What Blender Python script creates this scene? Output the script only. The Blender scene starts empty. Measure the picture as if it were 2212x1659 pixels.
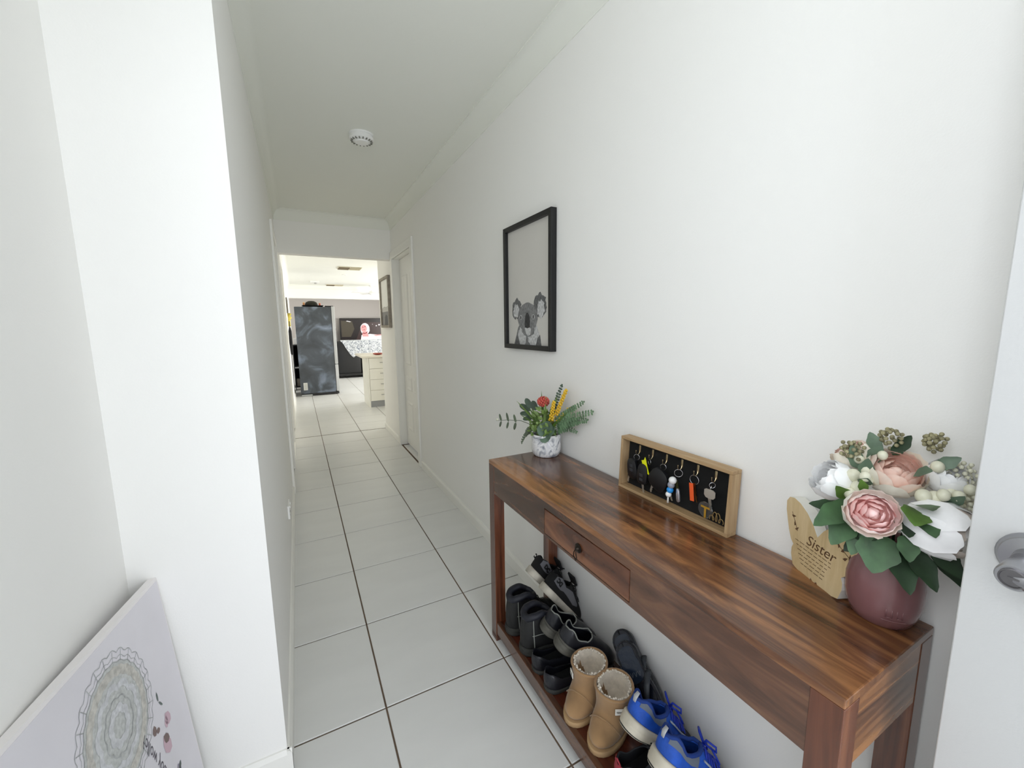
import bpy, bmesh, math, random
from mathutils import Vector, Matrix, Euler, noise
PI = math.pi
R = random.Random(7)
SC = bpy.context.scene
COL = SC.collection

def lin(c):
    c /= 255.0
    return c / 12.92 if c <= .04045 else ((c + .055) / 1.055) ** 2.4
def rgb(r, g, b):
    return (lin(r), lin(g), lin(b), 1)

# ------------------------------------------------------------------ camera, sky, lights, exposure
W_PX, H_PX, F_PX = 2212, 1659, 881.3267
def set_camera():
    yaw, pitch, roll = 0.4815, -0.1402, -0.0109
    f = Vector((math.sin(yaw) * math.cos(pitch), math.cos(yaw) * math.cos(pitch), math.sin(pitch)))
    r = Vector((math.cos(yaw), -math.sin(yaw), 0))
    u = r.cross(f)
    r2 = r * math.cos(roll) + u * math.sin(roll)
    u2 = u * math.cos(roll) - r * math.sin(roll)
    m = Matrix((r2, u2, -f)).transposed().to_4x4()
    m.translation = Vector((-0.1814, -1.3236, 1.3167))
    cd = bpy.data.cameras.new('camera')
    cd.sensor_fit = 'HORIZONTAL'
    cd.sensor_width = 36
    cd.lens = 36 * F_PX / W_PX
    cd.clip_start = 0.02
    co = bpy.data.objects.new('camera', cd)
    co.matrix_world = m
    COL.objects.link(co)
    SC.camera = co
set_camera()
wd = bpy.data.worlds.new('world')
SC.world = wd
wd.use_nodes = True
bg = wd.node_tree.nodes['Background']
bg.inputs[0].default_value = (0.86, 0.93, 1.0, 1)
bg.inputs[1].default_value = 1.0
def area(name, loc, direction, sx, sy, power, col, spread=180):
    l = bpy.data.lights.new(name, 'AREA')
    l.shape = 'RECTANGLE'
    l.size, l.size_y, l.energy, l.color = sx, sy, power, col
    l.spread = math.radians(spread)
    o = bpy.data.objects.new(name, l)
    o.location = loc
    o.rotation_euler = Vector(direction).to_track_quat('-Z', 'Y').to_euler()
    COL.objects.link(o)
    return o
# daylight at the open front door and the living-room windows, plus two added fills
area('daylight_front_door', (0.19, -2.16, 1.1), (0, 1, 0), 0.84, 2.0, 13, (0.84, 0.91, 1.0))
area('added_hall_fill', (0.6, -8.5, 1.9), (-0.02, 1, 0), 3.2, 2.4, 205, (0.97, 0.97, 1.0))  # unseen source added outside the door to brighten the header and far hall
area('added_entry_fill', (-0.66, -1.40, 1.80), (1, 0, -0.1), 0.66, 0.62, 10, (0.90, 0.94, 1.0))  # unseen window light, added on the left to lift the right wall
area('daylight_living_window', (3.52, 8.6, 1.35), (-1, 0, -0.05), 5.0, 1.9, 175, (1.0, 0.98, 0.93))
area('daylight_side_room', (-1.62, 4.26, 1.3), (1, 0, 0), 0.9, 1.6, 5, (1.0, 0.95, 0.82))
SC.view_settings.view_transform = 'Standard'
SC.view_settings.look = 'None'
SC.view_settings.gamma = 1
SC.view_settings.use_curve_mapping = False
SC.view_settings.exposure = -0.06
SC.cycles.max_bounces = 12
SC.cycles.diffuse_bounces = 10
SC.cycles.use_denoising = True
SC.cycles.sample_clamp_indirect = 6

# ------------------------------------------------------------------ materials
def new_mat(name):
    m = bpy.data.materials.new(name)
    m.use_nodes = True
    return m, m.node_tree, m.node_tree.nodes['Principled BSDF']
def mat(name, col, rough=.5, metal=0, bump=0, bscale=200, var=0, vscale=8, spec=.5, coat=0, alpha=None, trans=0, sheen=0, stretch=None):
    m, nt, b = new_mat(name)
    b.inputs['Base Color'].default_value = rgb(*col)
    b.inputs['Roughness'].default_value = rough
    b.inputs['Metallic'].default_value = metal
    b.inputs['Specular IOR Level'].default_value = spec
    b.inputs['Coat Weight'].default_value = coat
    b.inputs['Coat Roughness'].default_value = .15
    b.inputs['Transmission Weight'].default_value = trans
    b.inputs['Sheen Weight'].default_value = sheen
    tc = None
    if bump or var:
        tc = nt.nodes.new('ShaderNodeTexCoord')
    if var:
        n = nt.nodes.new('ShaderNodeTexNoise')
        n.inputs['Scale'].default_value = vscale
        n.inputs['Detail'].default_value = 4
        mp = nt.nodes.new('ShaderNodeMapping')
        if stretch:
            mp.inputs['Scale'].default_value = stretch
        nt.links.new(tc.outputs['Object'], mp.inputs[0])
        nt.links.new(mp.outputs[0], n.inputs['Vector'])
        cr = nt.nodes.new('ShaderNodeValToRGB')
        cr.color_ramp.elements[0].position = .3
        cr.color_ramp.elements[1].position = .7
        cr.color_ramp.elements[0].color = rgb(*[max(0, c * (1 - var)) for c in col])
        cr.color_ramp.elements[1].color = rgb(*[min(255, c * (1 + var * .6)) for c in col])
        nt.links.new(n.outputs[0], cr.inputs[0])
        nt.links.new(cr.outputs[0], b.inputs['Base Color'])
    if bump:
        n = nt.nodes.new('ShaderNodeTexNoise')
        n.inputs['Scale'].default_value = bscale
        n.inputs['Detail'].default_value = 3
        nt.links.new(tc.outputs['Object'], n.inputs['Vector'])
        bp = nt.nodes.new('ShaderNodeBump')
        bp.inputs['Strength'].default_value = bump
        bp.inputs['Distance'].default_value = .002
        nt.links.new(n.outputs[0], bp.inputs['Height'])
        nt.links.new(bp.outputs[0], b.inputs['Normal'])
    return m
def wood(name, stops, axis, fine=24, along=.9, rough=.24, coat=.4, seed=0.0, distort=1.4):
    m, nt, b = new_mat(name)
    tc = nt.nodes.new('ShaderNodeTexCoord')
    mp = nt.nodes.new('ShaderNodeMapping')
    s = [fine, fine, fine]
    s[axis] = along
    mp.inputs['Scale'].default_value = s
    mp.inputs['Location'].default_value = (seed, seed * 1.7, seed * .6)
    n = nt.nodes.new('ShaderNodeTexNoise')
    n.inputs['Scale'].default_value = 1
    n.inputs['Detail'].default_value = 6
    n.inputs['Roughness'].default_value = .6
    n.inputs['Distortion'].default_value = distort
    n2 = nt.nodes.new('ShaderNodeTexNoise')          # broad figure
    n2.inputs['Scale'].default_value = .28
    n2.inputs['Detail'].default_value = 2
    mx = nt.nodes.new('ShaderNodeMath')
    mx.operation = 'MULTIPLY_ADD'
    mx.inputs[1].default_value = .5
    mm = nt.nodes.new('ShaderNodeMath')
    mm.operation = 'MULTIPLY'
    mm.inputs[1].default_value = .8
    cr = nt.nodes.new('ShaderNodeValToRGB')
    e = cr.color_ramp.elements
    while len(e) < len(stops):
        e.new(.5)
    for k, (p, c) in enumerate(stops):
        e[k].position = p
        e[k].color = rgb(*c)
    L = nt.links.new
    L(tc.outputs['Object'], mp.inputs[0])
    L(mp.outputs[0], n.inputs['Vector'])
    L(mp.outputs[0], n2.inputs['Vector'])
    L(n.outputs[0], mm.inputs[0])
    L(n2.outputs[0], mx.inputs[0])
    L(mm.outputs[0], mx.inputs[2])
    L(mx.outputs[0], cr.inputs[0])
    L(cr.outputs[0], b.inputs['Base Color'])
    bp = nt.nodes.new('ShaderNodeBump')
    bp.inputs['Strength'].default_value = .12
    bp.inputs['Distance'].default_value = .001
    L(n.outputs[0], bp.inputs['Height'])
    L(bp.outputs[0], b.inputs['Normal'])
    b.inputs['Roughness'].default_value = rough
    b.inputs['Coat Weight'].default_value = coat
    b.inputs['Coat Roughness'].default_value = .12
    return m
def emit(name, col, strength=1.0):
    m, nt, b = new_mat(name)
    b.inputs['Base Color'].default_value = (0.01, 0.01, 0.01, 1)
    b.inputs['Emission Color'].default_value = rgb(*col)
    b.inputs['Emission Strength'].default_value = strength
    b.inputs['Roughness'].default_value = .25
    return m
WALL = mat('wall_paint', (241, 240, 237), .75, bump=.12, bscale=260)
CEIL = mat('ceiling_paint', (236, 237, 230), .85, bump=.1, bscale=260)
TRIM = mat('trim_gloss_paint', (238, 237, 232), .4)
DOORP = mat('door_paint', (240, 239, 235), .45)
GROUT = mat('brown_grout', (104, 86, 70), .9, bump=.4, bscale=300, var=.15, vscale=12)
TILE = mat('glazed_tile', (221, 221, 219), .28, var=.014, vscale=3, spec=.4, stretch=(1, 3, 1))
SHEESHAM = [(.46, (44, 28, 20)), (.58, (84, 53, 35)), (.67, (114, 74, 47)), (.80, (164, 113, 70))]
W_TOP = wood('sheesham_top', SHEESHAM, 1, seed=3.1, fine=22, along=2.6, distort=1.0)
W_FRONT = wood('sheesham_front', [(.44, (44, 29, 22)), (.58, (76, 50, 37)), (.70, (100, 68, 50)), (.86, (134, 94, 66))], 1, seed=9.4, fine=18, along=2.4)
W_LEG = wood('sheesham_leg', [(.42, (44, 24, 17)), (.58, (78, 44, 30)), (.70, (106, 62, 42)), (.86, (144, 92, 62))], 2, seed=1.2)
W_END = wood('sheesham_end', SHEESHAM, 0, seed=5.5)
W_DRAWER = wood('sheesham_drawer', [(.44, (50, 28, 19)), (.58, (84, 48, 32)), (.70, (108, 66, 44)), (.86, (140, 90, 60))], 1, fine=13, along=2.4, seed=14.2)
W_SHELF = wood('sheesham_shelf', [(.45, (42, 18, 12)), (.62, (78, 34, 22)), (.82, (104, 52, 32))], 1, seed=7.7)
OAK = wood('pale_oak', [(.4, (140, 112, 80)), (.6, (170, 140, 102)), (.8, (192, 164, 126))], 1, fine=60, along=4, rough=.6, coat=0)
OAK_V = wood('pale_oak_upright', [(.4, (140, 112, 80)), (.6, (170, 140, 102)), (.8, (192, 164, 126))], 2, fine=60, along=4, rough=.6, coat=0)
PINE = wood('plaque_pine', [(.4, (182, 156, 112)), (.6, (206, 182, 138)), (.85, (220, 198, 158))], 2, fine=30, along=6, rough=.7, coat=0)
BLACK_W = mat('black_frame_wood', (16, 16, 17), .45, bump=.2, bscale=90)
BLACKP = mat('black_plastic', (14, 14, 15), .4)
BLACKF = mat('black_felt', (9, 9, 9), .95)
BRASS = mat('antique_brass', (150, 122, 84), .35, 1)
STEEL = mat('polished_steel', (196, 196, 198), .22, 1)
SATIN = mat('satin_nickel', (168, 168, 172), .3, 1)
GLASS_W = mat('white_plastic', (240, 240, 238), .4)
def paint(name, col, **k):
    return mat(name, col, k.pop('rough', .6), **k)

# ------------------------------------------------------------------ mesh builder
class MB:
    def __init__(s):
        s.v, s.f, s.mi, s.m = [], [], [], 0
    def add(s, verts, faces):
        o = len(s.v)
        s.v += [tuple(p) for p in verts]
        for f in faces:
            s.f.append([i + o for i in f])
            s.mi.append(s.m)
        return s
    def box(s, x0, y0, z0, x1, y1, z1):
        return s.add([(x0, y0, z0), (x1, y0, z0), (x1, y1, z0), (x0, y1, z0), (x0, y0, z1), (x1, y0, z1), (x1, y1, z1), (x0, y1, z1)],
                     [(0, 3, 2, 1), (4, 5, 6, 7), (0, 1, 5, 4), (1, 2, 6, 5), (2, 3, 7, 6), (3, 0, 4, 7)])
    def bbox(s, x0, y0, z0, x1, y1, z1, b=.003):
        bm = bmesh.new()
        bmesh.ops.create_cube(bm, size=1)
        for v in bm.verts:
            v.co = Vector(((x0 + x1) / 2 + v.co.x * (x1 - x0), (y0 + y1) / 2 + v.co.y * (y1 - y0), (z0 + z1) / 2 + v.co.z * (z1 - z0)))
        bmesh.ops.bevel(bm, geom=bm.edges[:], offset=b, segments=2, affect='EDGES', profile=.5)
        bm.verts.index_update()
        s.add([v.co[:] for v in bm.verts], [[v.index for v in f.verts] for f in bm.faces])
        bm.free()
        return s
    def lathe(s, prof, n=24, c=(0, 0, 0), ax=2, sx=1, sy=1):
        vs = []
        for r, z in prof:
            for k in range(n):
                a = 2 * PI * k / n
                p = [r * math.cos(a) * sx, r * math.sin(a) * sy, z]
                if ax == 0:
                    p = [p[2], p[0], p[1]]
                elif ax == 1:
                    p = [p[0], p[2], p[1]]
                vs.append((c[0] + p[0], c[1] + p[1], c[2] + p[2]))
        fs = []
        for i in range(len(prof) - 1):
            for k in range(n):
                k2 = (k + 1) % n
                fs.append((i * n + k, i * n + k2, (i + 1) * n + k2, (i + 1) * n + k))
        if prof[0][0] > 1e-6:
            fs.append(tuple(range(n))[::-1])
        if prof[-1][0] > 1e-6:
            fs.append(tuple((len(prof) - 1) * n + k for k in range(n)))
        return s.add(vs, fs)
    def tube(s, pts, r, n=8, closed=False, flat=1.0, up=None):
        pts = [Vector(p) for p in pts]
        N = len(pts)
        rr = r if isinstance(r, (list, tuple)) else [r] * N
        vs = []
        ref = Vector(up) if up else None
        for i, p in enumerate(pts):
            a = pts[(i - 1) % N] if (closed or i) else pts[i]
            b = pts[(i + 1) % N] if (closed or i < N - 1) else pts[i]
            t = (b - a)
            t = t.normalized() if t.length > 1e-9 else Vector((0, 0, 1))
            if ref is None:
                ref = Vector((0, 0, 1)) if abs(t.z) < .9 else Vector((1, 0, 0))
            e1 = ref - t * ref.dot(t)
            if e1.length < 1e-6:
                e1 = t.orthogonal()
            e1.normalize()
            if not up:
                ref = e1
            e2 = t.cross(e1)
            for k in range(n):
                q = 2 * PI * k / n
                vs.append(p + e1 * (math.cos(q) * rr[i] * flat) + e2 * (math.sin(q) * rr[i]))
        fs = []
        for i in range(N if closed else N - 1):
            j = (i + 1) % N
            for k in range(n):
                k2 = (k + 1) % n
                fs.append((i * n + k, i * n + k2, j * n + k2, j * n + k))
        if not closed:
            fs.append(tuple(range(n))[::-1])
            fs.append(tuple((N - 1) * n + k for k in range(n)))
        return s.add(vs, fs)
    def prism(s, poly, fn, d0, d1):
        """extrude a 2-D outline: fn(u, v, d) -> point"""
        n = len(poly)
        vs = [fn(u, v, d0) for u, v in poly] + [fn(u, v, d1) for u, v in poly]
        fs = [tuple(range(n))[::-1], tuple(range(n, 2 * n))]
        fs += [(k, (k + 1) % n, n + (k + 1) % n, n + k) for k in range(n)]
        return s.add(vs, fs)
    def flat(s, poly, fn, d):
        return s.add([fn(u, v, d) for u, v in poly], [tuple(range(len(poly)))])
    def rings(s, rings, cap0=True, cap1=True):
        n = len(rings[0])
        vs = [p for r in rings for p in r]
        fs = []
        for i in range(len(rings) - 1):
            for k in range(n):
                k2 = (k + 1) % n
                fs.append((i * n + k, i * n + k2, (i + 1) * n + k2, (i + 1) * n + k))
        if cap0:
            fs.append(tuple(range(n))[::-1])
        if cap1:
            fs.append(tuple((len(rings) - 1) * n + k for k in range(n)))
        return s.add(vs, fs)
    def sphere(s, c, r, nu=10, nv=6, sx=1, sy=1, sz=1):
        prof = [(max(1e-7, r * math.sin(PI * i / nv)), -r * math.cos(PI * i / nv)) for i in range(nv + 1)]
        vs = []
        o = MB().lathe(prof, nu)
        vs = [(c[0] + x * sx, c[1] + y * sy, c[2] + z * sz) for x, y, z in o.v]
        return s.add(vs, o.f)
    def xform(s, M):
        s.v = [tuple(M @ Vector(p)) for p in s.v]
        return s

def build(name, mb, mats, parent=None, smooth=False, local=False, merge=False, angle=None):
    """one mesh object; vertices are given in world space unless local (parent space)"""
    me = bpy.data.meshes.new(name)
    off = Vector((0, 0, 0))
    if parent is not None and not local:
        off = WORLD[parent.name]
    me.from_pydata([(x - off.x, y - off.y, z - off.z) for x, y, z in mb.v], [], mb.f)
    if not isinstance(mats, (list, tuple)):
        mats = [mats]
    for m in mats:
        me.materials.append(m)
    for p, i in zip(me.polygons, mb.mi):
        p.material_index = i
    bm = bmesh.new()
    bm.from_mesh(me)
    if merge:
        bmesh.ops.remove_doubles(bm, verts=bm.verts, dist=1e-5)
    bmesh.ops.recalc_face_normals(bm, faces=bm.faces)
    bm.to_mesh(me)
    bm.free()
    if smooth:
        me.polygons.foreach_set('use_smooth', [True] * len(me.polygons))
        if angle:
            me.set_sharp_from_angle(angle=math.radians(angle))
    me.update()
    o = bpy.data.objects.new(name, me)
    COL.objects.link(o)
    if parent is not None:
        o.parent = parent
        WORLD[o.name] = WORLD[parent.name] if not local else Vector((0, 0, 0))
    else:
        WORLD[o.name] = Vector((0, 0, 0))
    return o
WORLD = {}
def thing(name, label, cat, loc=(0, 0, 0), rot=None, group=None):
    o = bpy.data.objects.new(name, None)
    o.empty_display_size = .05
    COL.objects.link(o)
    o.location = loc
    if rot is not None:
        if isinstance(rot, Matrix):
            o.rotation_euler = rot.to_euler()
        else:
            o.rotation_euler = rot
    o['label'] = label
    o['category'] = cat
    if group:
        o['group'] = group
    WORLD[o.name] = Vector(loc)
    return o
def tag(o, label, cat, group=None):
    o['label'] = label
    o['category'] = cat
    if group:
        o['group'] = group
    return o
def solo(name, mb, mats, label, cat, base, smooth=False, group=None, **k):
    """a thing that is one mesh, its origin at base"""
    mb.v = [(x - base[0], y - base[1], z - base[2]) for x, y, z in mb.v]
    o = build(name, mb, mats, None, smooth, **k)
    o.location = base
    return tag(o, label, cat, group)
def struct(name, mb, mats, parent=None, **k):
    o = build(name, mb, mats, parent, **k)
    if parent is None:
        o['kind'] = 'structure'
    return o
def copy_tree(root, loc, label, rot=None, sy=1, group=None, name=None):
    r = root.copy()
    COL.objects.link(r)
    r.location = loc
    if rot is not None:
        r.rotation_euler = rot.to_euler() if isinstance(rot, Matrix) else rot
    r.scale = (1, sy, 1)
    r['label'] = label
    if group:
        r['group'] = group
    WORLD[r.name] = Vector(loc)
    for ch in list(root.children):
        c = ch.copy()
        COL.objects.link(c)
        c.parent = r
        for g in list(ch.children):
            d = g.copy()
            COL.objects.link(d)
            d.parent = c
    return r
def text_mb(txt, size, fn, d=0.0, shear=0.0, extrude=0.0, align='LEFT', bold=0.0):
    """text as faces in the plane of fn(u, v, d)"""
    cu = bpy.data.curves.new('text', 'FONT')
    cu.body = txt
    cu.size = size
    cu.shear = shear
    cu.align_x = align
    cu.offset = bold
    cu.resolution_u = 3
    o = bpy.data.objects.new('text', cu)
    COL.objects.link(o)
    dg = bpy.context.evaluated_depsgraph_get()
    me = bpy.data.meshes.new_from_object(o.evaluated_get(dg))
    mb = MB()
    mb.add([fn(v.co.x, v.co.y, d) for v in me.vertices], [list(p.vertices) for p in me.polygons])
    bpy.data.objects.remove(o)
    bpy.data.curves.remove(cu)
    bpy.data.meshes.remove(me)
    return mb
def lerp(a, b, t):
    return a + (b - a) * t
def interp(pts, s):
    if s <= pts[0][0]:
        return pts[0][1]
    for (a, x), (b, y) in zip(pts, pts[1:]):
        if s <= b:
            t = (s - a) / (b - a)
            t = t * t * (3 - 2 * t)
            return lerp(x, y, t)
    return pts[-1][1]

# ------------------------------------------------------------------ the shell of the house
T = 0.46
XR, XL, XN = 0.7855, -0.2987, -0.595       # hall right wall, hall left wall, entry niche wall
YF, YH, YW, YB = -2.0, 3.318, 4.16, 13.0   # front wall, header, end of the right wall, back wall
ZC, ZH = 2.448, 2.045
fl = MB().box(-1.7, YF - .6, -.12, 3.7, YB + .1, -.0035)
floor = struct('floor', fl, GROUT)
_tiles = {}
def put_tile(x0, y0, x1, y1):
    g = .003
    w, h = round(x1 - x0 - 2 * g, 4), round(y1 - y0 - 2 * g, 4)
    if w < .03 or h < .03:
        return
    key = (w, h)
    if key not in _tiles:
        b = .0015
        a, c = w / 2, h / 2
        vs = []
        for z, k in ((-.006, 0), (-b, 0), (0, b)):
            vs += [(-a + k, -c + k, z), (a - k, -c + k, z), (a - k, c - k, z), (-a + k, c - k, z)]
        fs = [(8, 9, 10, 11)]
        for l in (0, 4):
            fs += [(l + k, l + (k + 1) % 4, l + 4 + (k + 1) % 4, l + 4 + k) for k in range(4)]
        me = bpy.data.meshes.new('tile')
        me.from_pydata(vs, [], fs)
        me.materials.append(TILE)
        _tiles[key] = me
    o = bpy.data.objects.new('tile', _tiles[key])
    o.location = ((x0 + x1) / 2, (y0 + y1) / 2, 0)
    COL.objects.link(o)
    o.parent = floor
def tile_region(x0, y0, x1, y1):
    for i in range(math.floor(x0 / T), math.ceil(x1 / T)):
        for j in range(math.floor(y0 / T), math.ceil(y1 / T)):
            put_tile(max(x0, i * T), max(y0, j * T), min(x1, (i + 1) * T), min(y1, (j + 1) * T))
tile_region(XL + .001, YF - .3, XR - .001, YW)
tile_region(XN + .001, YF - .3, XL + .001, -.064)
tile_region(XL + .001, YW, 2.3, 24 * T)
tile_region(-1.15, 3.76, XL + .001, 4.76)
tile_region(XR + .012, 2.46, XR + .1, 3.25)
def solid(*boxes):
    mb = MB()
    for b in boxes:
        mb.box(*b)
    return mb
# right wall with its doorway
D0, D1, DZ = 2.46, 3.25, 2.04
struct('wall_right', solid((XR, YF, 0, XR + .11, D0, ZC), (XR, D1, 0, XR + .11, YW, ZC), (XR, D0, DZ, XR + .11, D1, ZC)), WALL)
# left wall: return at the niche, two openings
A0, A1, B0, B1 = 2.33, 2.94, 3.80, 4.72
struct('wall_left', solid((-.72, -.0628, 0, XL, A0, ZC), (-.45, A0, DZ, XL, A1, ZC), (-.45, A1, 0, XL, B0, ZC),
                          (-.45, B0, DZ, XL, B1, ZC), (-.45, B1, 0, XL, YB, ZC)), WALL)
struct('wall_entry_left', solid((XN - .1, YF, 0, XN, -1.74, ZC), (XN - .1, -1.06, 0, XN, -.0628, ZC), (XN - .1, -1.74, 0, XN, -1.06, 1.47), (XN - .1, -1.74, 2.13, XN, -1.06, ZC)), WALL)
struct('wall_front', solid((XN - .1, YF - .1, 0, -.24, YF, ZC), (.65, YF - .1, 0, XR + .11, YF, ZC),
                           (XN - .1, YF - .1, 2.12, XR + .11, YF, ZC)), WALL)
struct('wall_header', solid((XL, YH, ZH, XR, YH + .12, ZC)), WALL)
struct('wall_kitchen_front', solid((XR + .11, YW - .1, 0, 3.6, YW, ZC)), WALL)
struct('wall_bulkhead', solid((XL, 10.9, 2.11, 3.6, 11.1, ZC)), WALL)
struct('wall_back', solid((XL - .15, YB, 0, 3.6, YB + .1, ZC)), mat('wall_paint_grey', (214, 209, 206), .75, bump=.1, bscale=260))
struct('wall_living_right', solid((3.6, YW - .1, 0, 3.7, 6.0, ZC), (3.6, 11.2, 0, 3.7, YB + .1, ZC), (3.6, 6.0, 2.3, 3.7, 11.2, ZC), (3.6, 6.0, 0, 3.7, 11.2, .4)), WALL)
struct('wall_side_room', solid((-1.75, 3.66, 0, -1.70, 4.86, ZC), (-1.75, 3.7, 0, -.45, 3.76, ZC), (-1.75, 4.76, 0, -.45, 4.82, ZC)), WALL)
struct('ceiling', solid((-1.8, YF - .1, ZC, 3.7, YB + .1, ZC + .1)), CEIL)
# cornices: a cove swept along each wall
COVE = [(0, -.1), (.004, -.1)] + [(.004 + .055 * (1 - math.cos(a)), -.1 + .094 * math.sin(a)) for a in [k * PI / 16 for k in range(1, 9)]] + [(.062, -.006), (.062, 0)]
COVE += [(0, 0)]
def cornice(name, p0, p1, nrm, m0=0, m1=0):
    """m0/m1: mitre (+1 inside corner) at either end"""
    p0, p1, nrm = Vector(p0), Vector(p1), Vector(nrm)
    d = (p1 - p0).normalized()
    mb = MB()
    vs = []
    for end, p, m in ((0, p0, m0), (1, p1, m1)):
        for o, z in COVE:
            q = p + nrm * o + d * (o * m * (1 if end == 0 else -1))
            vs.append((q.x, q.y, ZC + z))
    n = len(COVE)
    mb.add(vs, [(k, (k + 1) % n, n + (k + 1) % n, n + k) for k in range(n)] + [tuple(range(n)), tuple(range(n, 2 * n))])
    return struct(name, mb, CEIL, smooth=True, angle=35)
cornice('trim_1', (XR, YF, 0), (XR, YH, 0), (-1, 0, 0), 0, 1)
cornice('trim_2', (XL, -.0628, 0), (XL, YH, 0), (1, 0, 0), -1, 1)
cornice('trim_3', (XL, YH, 0), (XR, YH, 0), (0, -1, 0), 1, 1)
cornice('trim_4', (XN, -.0628, 0), (XL, -.0628, 0), (0, -1, 0), 1, -1)
cornice('trim_5', (XN, YF, 0), (XN, -.0628, 0), (1, 0, 0), 0, 1)
cornice('trim_6', (XL, YH + .12, 0), (XL, 10.9, 0), (1, 0, 0), 0, 1)
cornice('trim_7', (XL, 10.9, 0), (3.6, 10.9, 0), (0, -1, 0), 1, 0)
# skirting boards
def skirt(name, x0, y0, x1, y1, nx, ny, h=.07, t=.013):
    mb = MB()
    prof = [(0, 0), (t, 0), (t, h - .012), (t * .45, h), (0, h)]
    vs = [(x0 + nx * o, y0 + ny * o, z) for o, z in prof] + [(x1 + nx * o, y1 + ny * o, z) for o, z in prof]
    n = 5
    mb.add(vs, [(k, (k + 1) % n, n + (k + 1) % n, n + k) for k in range(n)] + [tuple(range(n)), tuple(range(n, 2 * n))])
    return struct(name, mb, TRIM)
skirt('baseboard_right', XR, YF, XR, 2.37, -1, 0)
skirt('baseboard_right_end', XR, YH + .02, XR, YW, -1, 0)
skirt('baseboard_left', XL, -.076, XL, 2.25, 1, 0)
skirt('baseboard_left_middle', XL, 3.02, XL, 3.76, 1, 0, t=.018)
skirt('baseboard_left_kitchen', XL, 4.79, XL, 10.9, 1, 0, t=.018)
skirt('baseboard_niche', XN, -.0628, XL + .013, -.0628, 0, -1)
skirt('baseboard_entry_left', XN, YF, XN, -.076, 1, 0)
# architraves round the openings
def architrave(name, x, y0, y1, side, w=.075, t=.018):
    mb = MB()
    s = side
    mb.bbox(min(x, x + s * t), y0 - w, 0, max(x, x + s * t), y0, DZ + w, .004)
    mb.bbox(min(x, x + s * t), y1, 0, max(x, x + s * t), y1 + w, DZ + w, .004)
    mb.bbox(min(x, x + s * t), y0, DZ, max(x, x + s * t), y1, DZ + w, .004)
    return struct(name, mb, TRIM)
architrave('trim_8', XR, D0, D1 - .01, -1)
architrave('trim_9', XL, A0, A1, 1)
architrave('trim_10', XL, B0, B1, 1, w=.06)
# the panelled door on the right, standing back in its jamb
def panel_door(name, x0, y0, y1, facing, knob_y):
    d = struct(name, MB().bbox(x0, y0, .018, x0 + .036, y1, DZ - .006, .002), DOORP)
    xf = x0 if facing < 0 else x0 + .036
    W = y1 - y0
    for za, zb in ((.2, .52), (.64, .80), (.92, 1.86)):
        for ya, yb in ((y0 + .11, y0 + W / 2 - .05), (y0 + W / 2 + .05, y1 - .11)):
            mb = MB()
            o = facing * .009
            mb.add([(xf, ya, za), (xf, yb, za), (xf, yb, zb), (xf, ya, zb),
                    (xf + o, ya + .018, za + .018), (xf + o, yb - .018, za + .018), (xf + o, yb - .018, zb - .018), (xf + o, ya + .018, zb - .018),
                    (xf + o * .3, ya + .04, za + .04), (xf + o * .3, yb - .04, za + .04), (xf + o * .3, yb - .04, zb - .04), (xf + o * .3, ya + .04, zb - .04)],
                   [(k, (k + 1) % 4, 4 + (k + 1) % 4, 4 + k) for k in range(4)] + [(4 + k, 4 + (k + 1) % 4, 8 + (k + 1) % 4, 8 + k) for k in range(4)] + [(8, 9, 10, 11)])
            build('panel', mb, DOORP, d)
    kn = MB().lathe([(.024, 0), (.024, .006), (.009, .008), (.009, .03), (.022, .036), (.026, .048), (.018, .058), (1e-6, .06)], 16)
    kn.xform(Matrix.Translation((xf, knob_y, 1.0)) @ Matrix.Rotation(facing * PI / 2, 4, 'Y'))
    build('door_knob', kn, BRASS, d, smooth=True)
    return d
panel_door('door_1', XR + .066, D0 + .004, D1 - .004, -1, D0 + .07)
struct('trim_11', solid((XR, D0 - .02, 0, XR + .105, D0 + .003, DZ), (XR, D1 - .003, 0, XR + .105, D1 + .02, DZ), (XR, D0, DZ - .004, XR + .105, D1, DZ + .02)), TRIM)
panel_door('door_2', XL - .13, A0 + .004, A1 - .004, 1, A1 - .07)
# the open front door, swung back against the right wall
fd = struct('door_3', MB().bbox(.600, YF + .03, .012, .640, -1.151, 2.05, .0015), mat('front_door_paint', (196, 196, 195), .5, bump=.08, bscale=300))
hb = MB().lathe([(.030, 0), (.030, .006), (.026, .011), (.014, .013), (.013, .03)], 28)
hb.xform(Matrix.Translation((.600, -1.206, 1.028)) @ Matrix.Rotation(-PI / 2, 4, 'Y'))
rose = build('handle_rose', hb, SATIN, fd, smooth=True, angle=40)
lv = MB()
lv.lathe([(.0125, 0), (.0125, .028), (.0150, .030), (.0155, .036), (.0155, .056), (.0142, .059)], 28)
lv.xform(Matrix.Translation((.585, -1.206, 1.024)) @ Matrix.Rotation(-PI / 2, 4, 'Y'))
pts = [(.541, -1.200, 1.024), (.537, -1.222, 1.022), (.537, -1.245, 1.019), (.540, -1.28, 1.015), (.546, -1.325, 1.012)]
lv.tube(pts, [.0145, .0158, .0152, .014, .012], 14, flat=.9)
lev = build('door_lever', lv, SATIN, rose, smooth=True, angle=45)
cy = MB().lathe([(.0115, 0), (.0115, .0018), (.0100, .0022), (.0096, .001), (1e-6, .001)], 24)
cy.box(-.0012, -.008, .0008, .0012, .004, .0022)
cy.xform(Matrix.Translation((.526, -1.206, 1.024)) @ Matrix.Rotation(-PI / 2, 4, 'Y'))
build('key_cylinder', cy, mat('cylinder_metal', (120, 118, 120), .35, 1), rose, smooth=True, angle=35)

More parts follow.
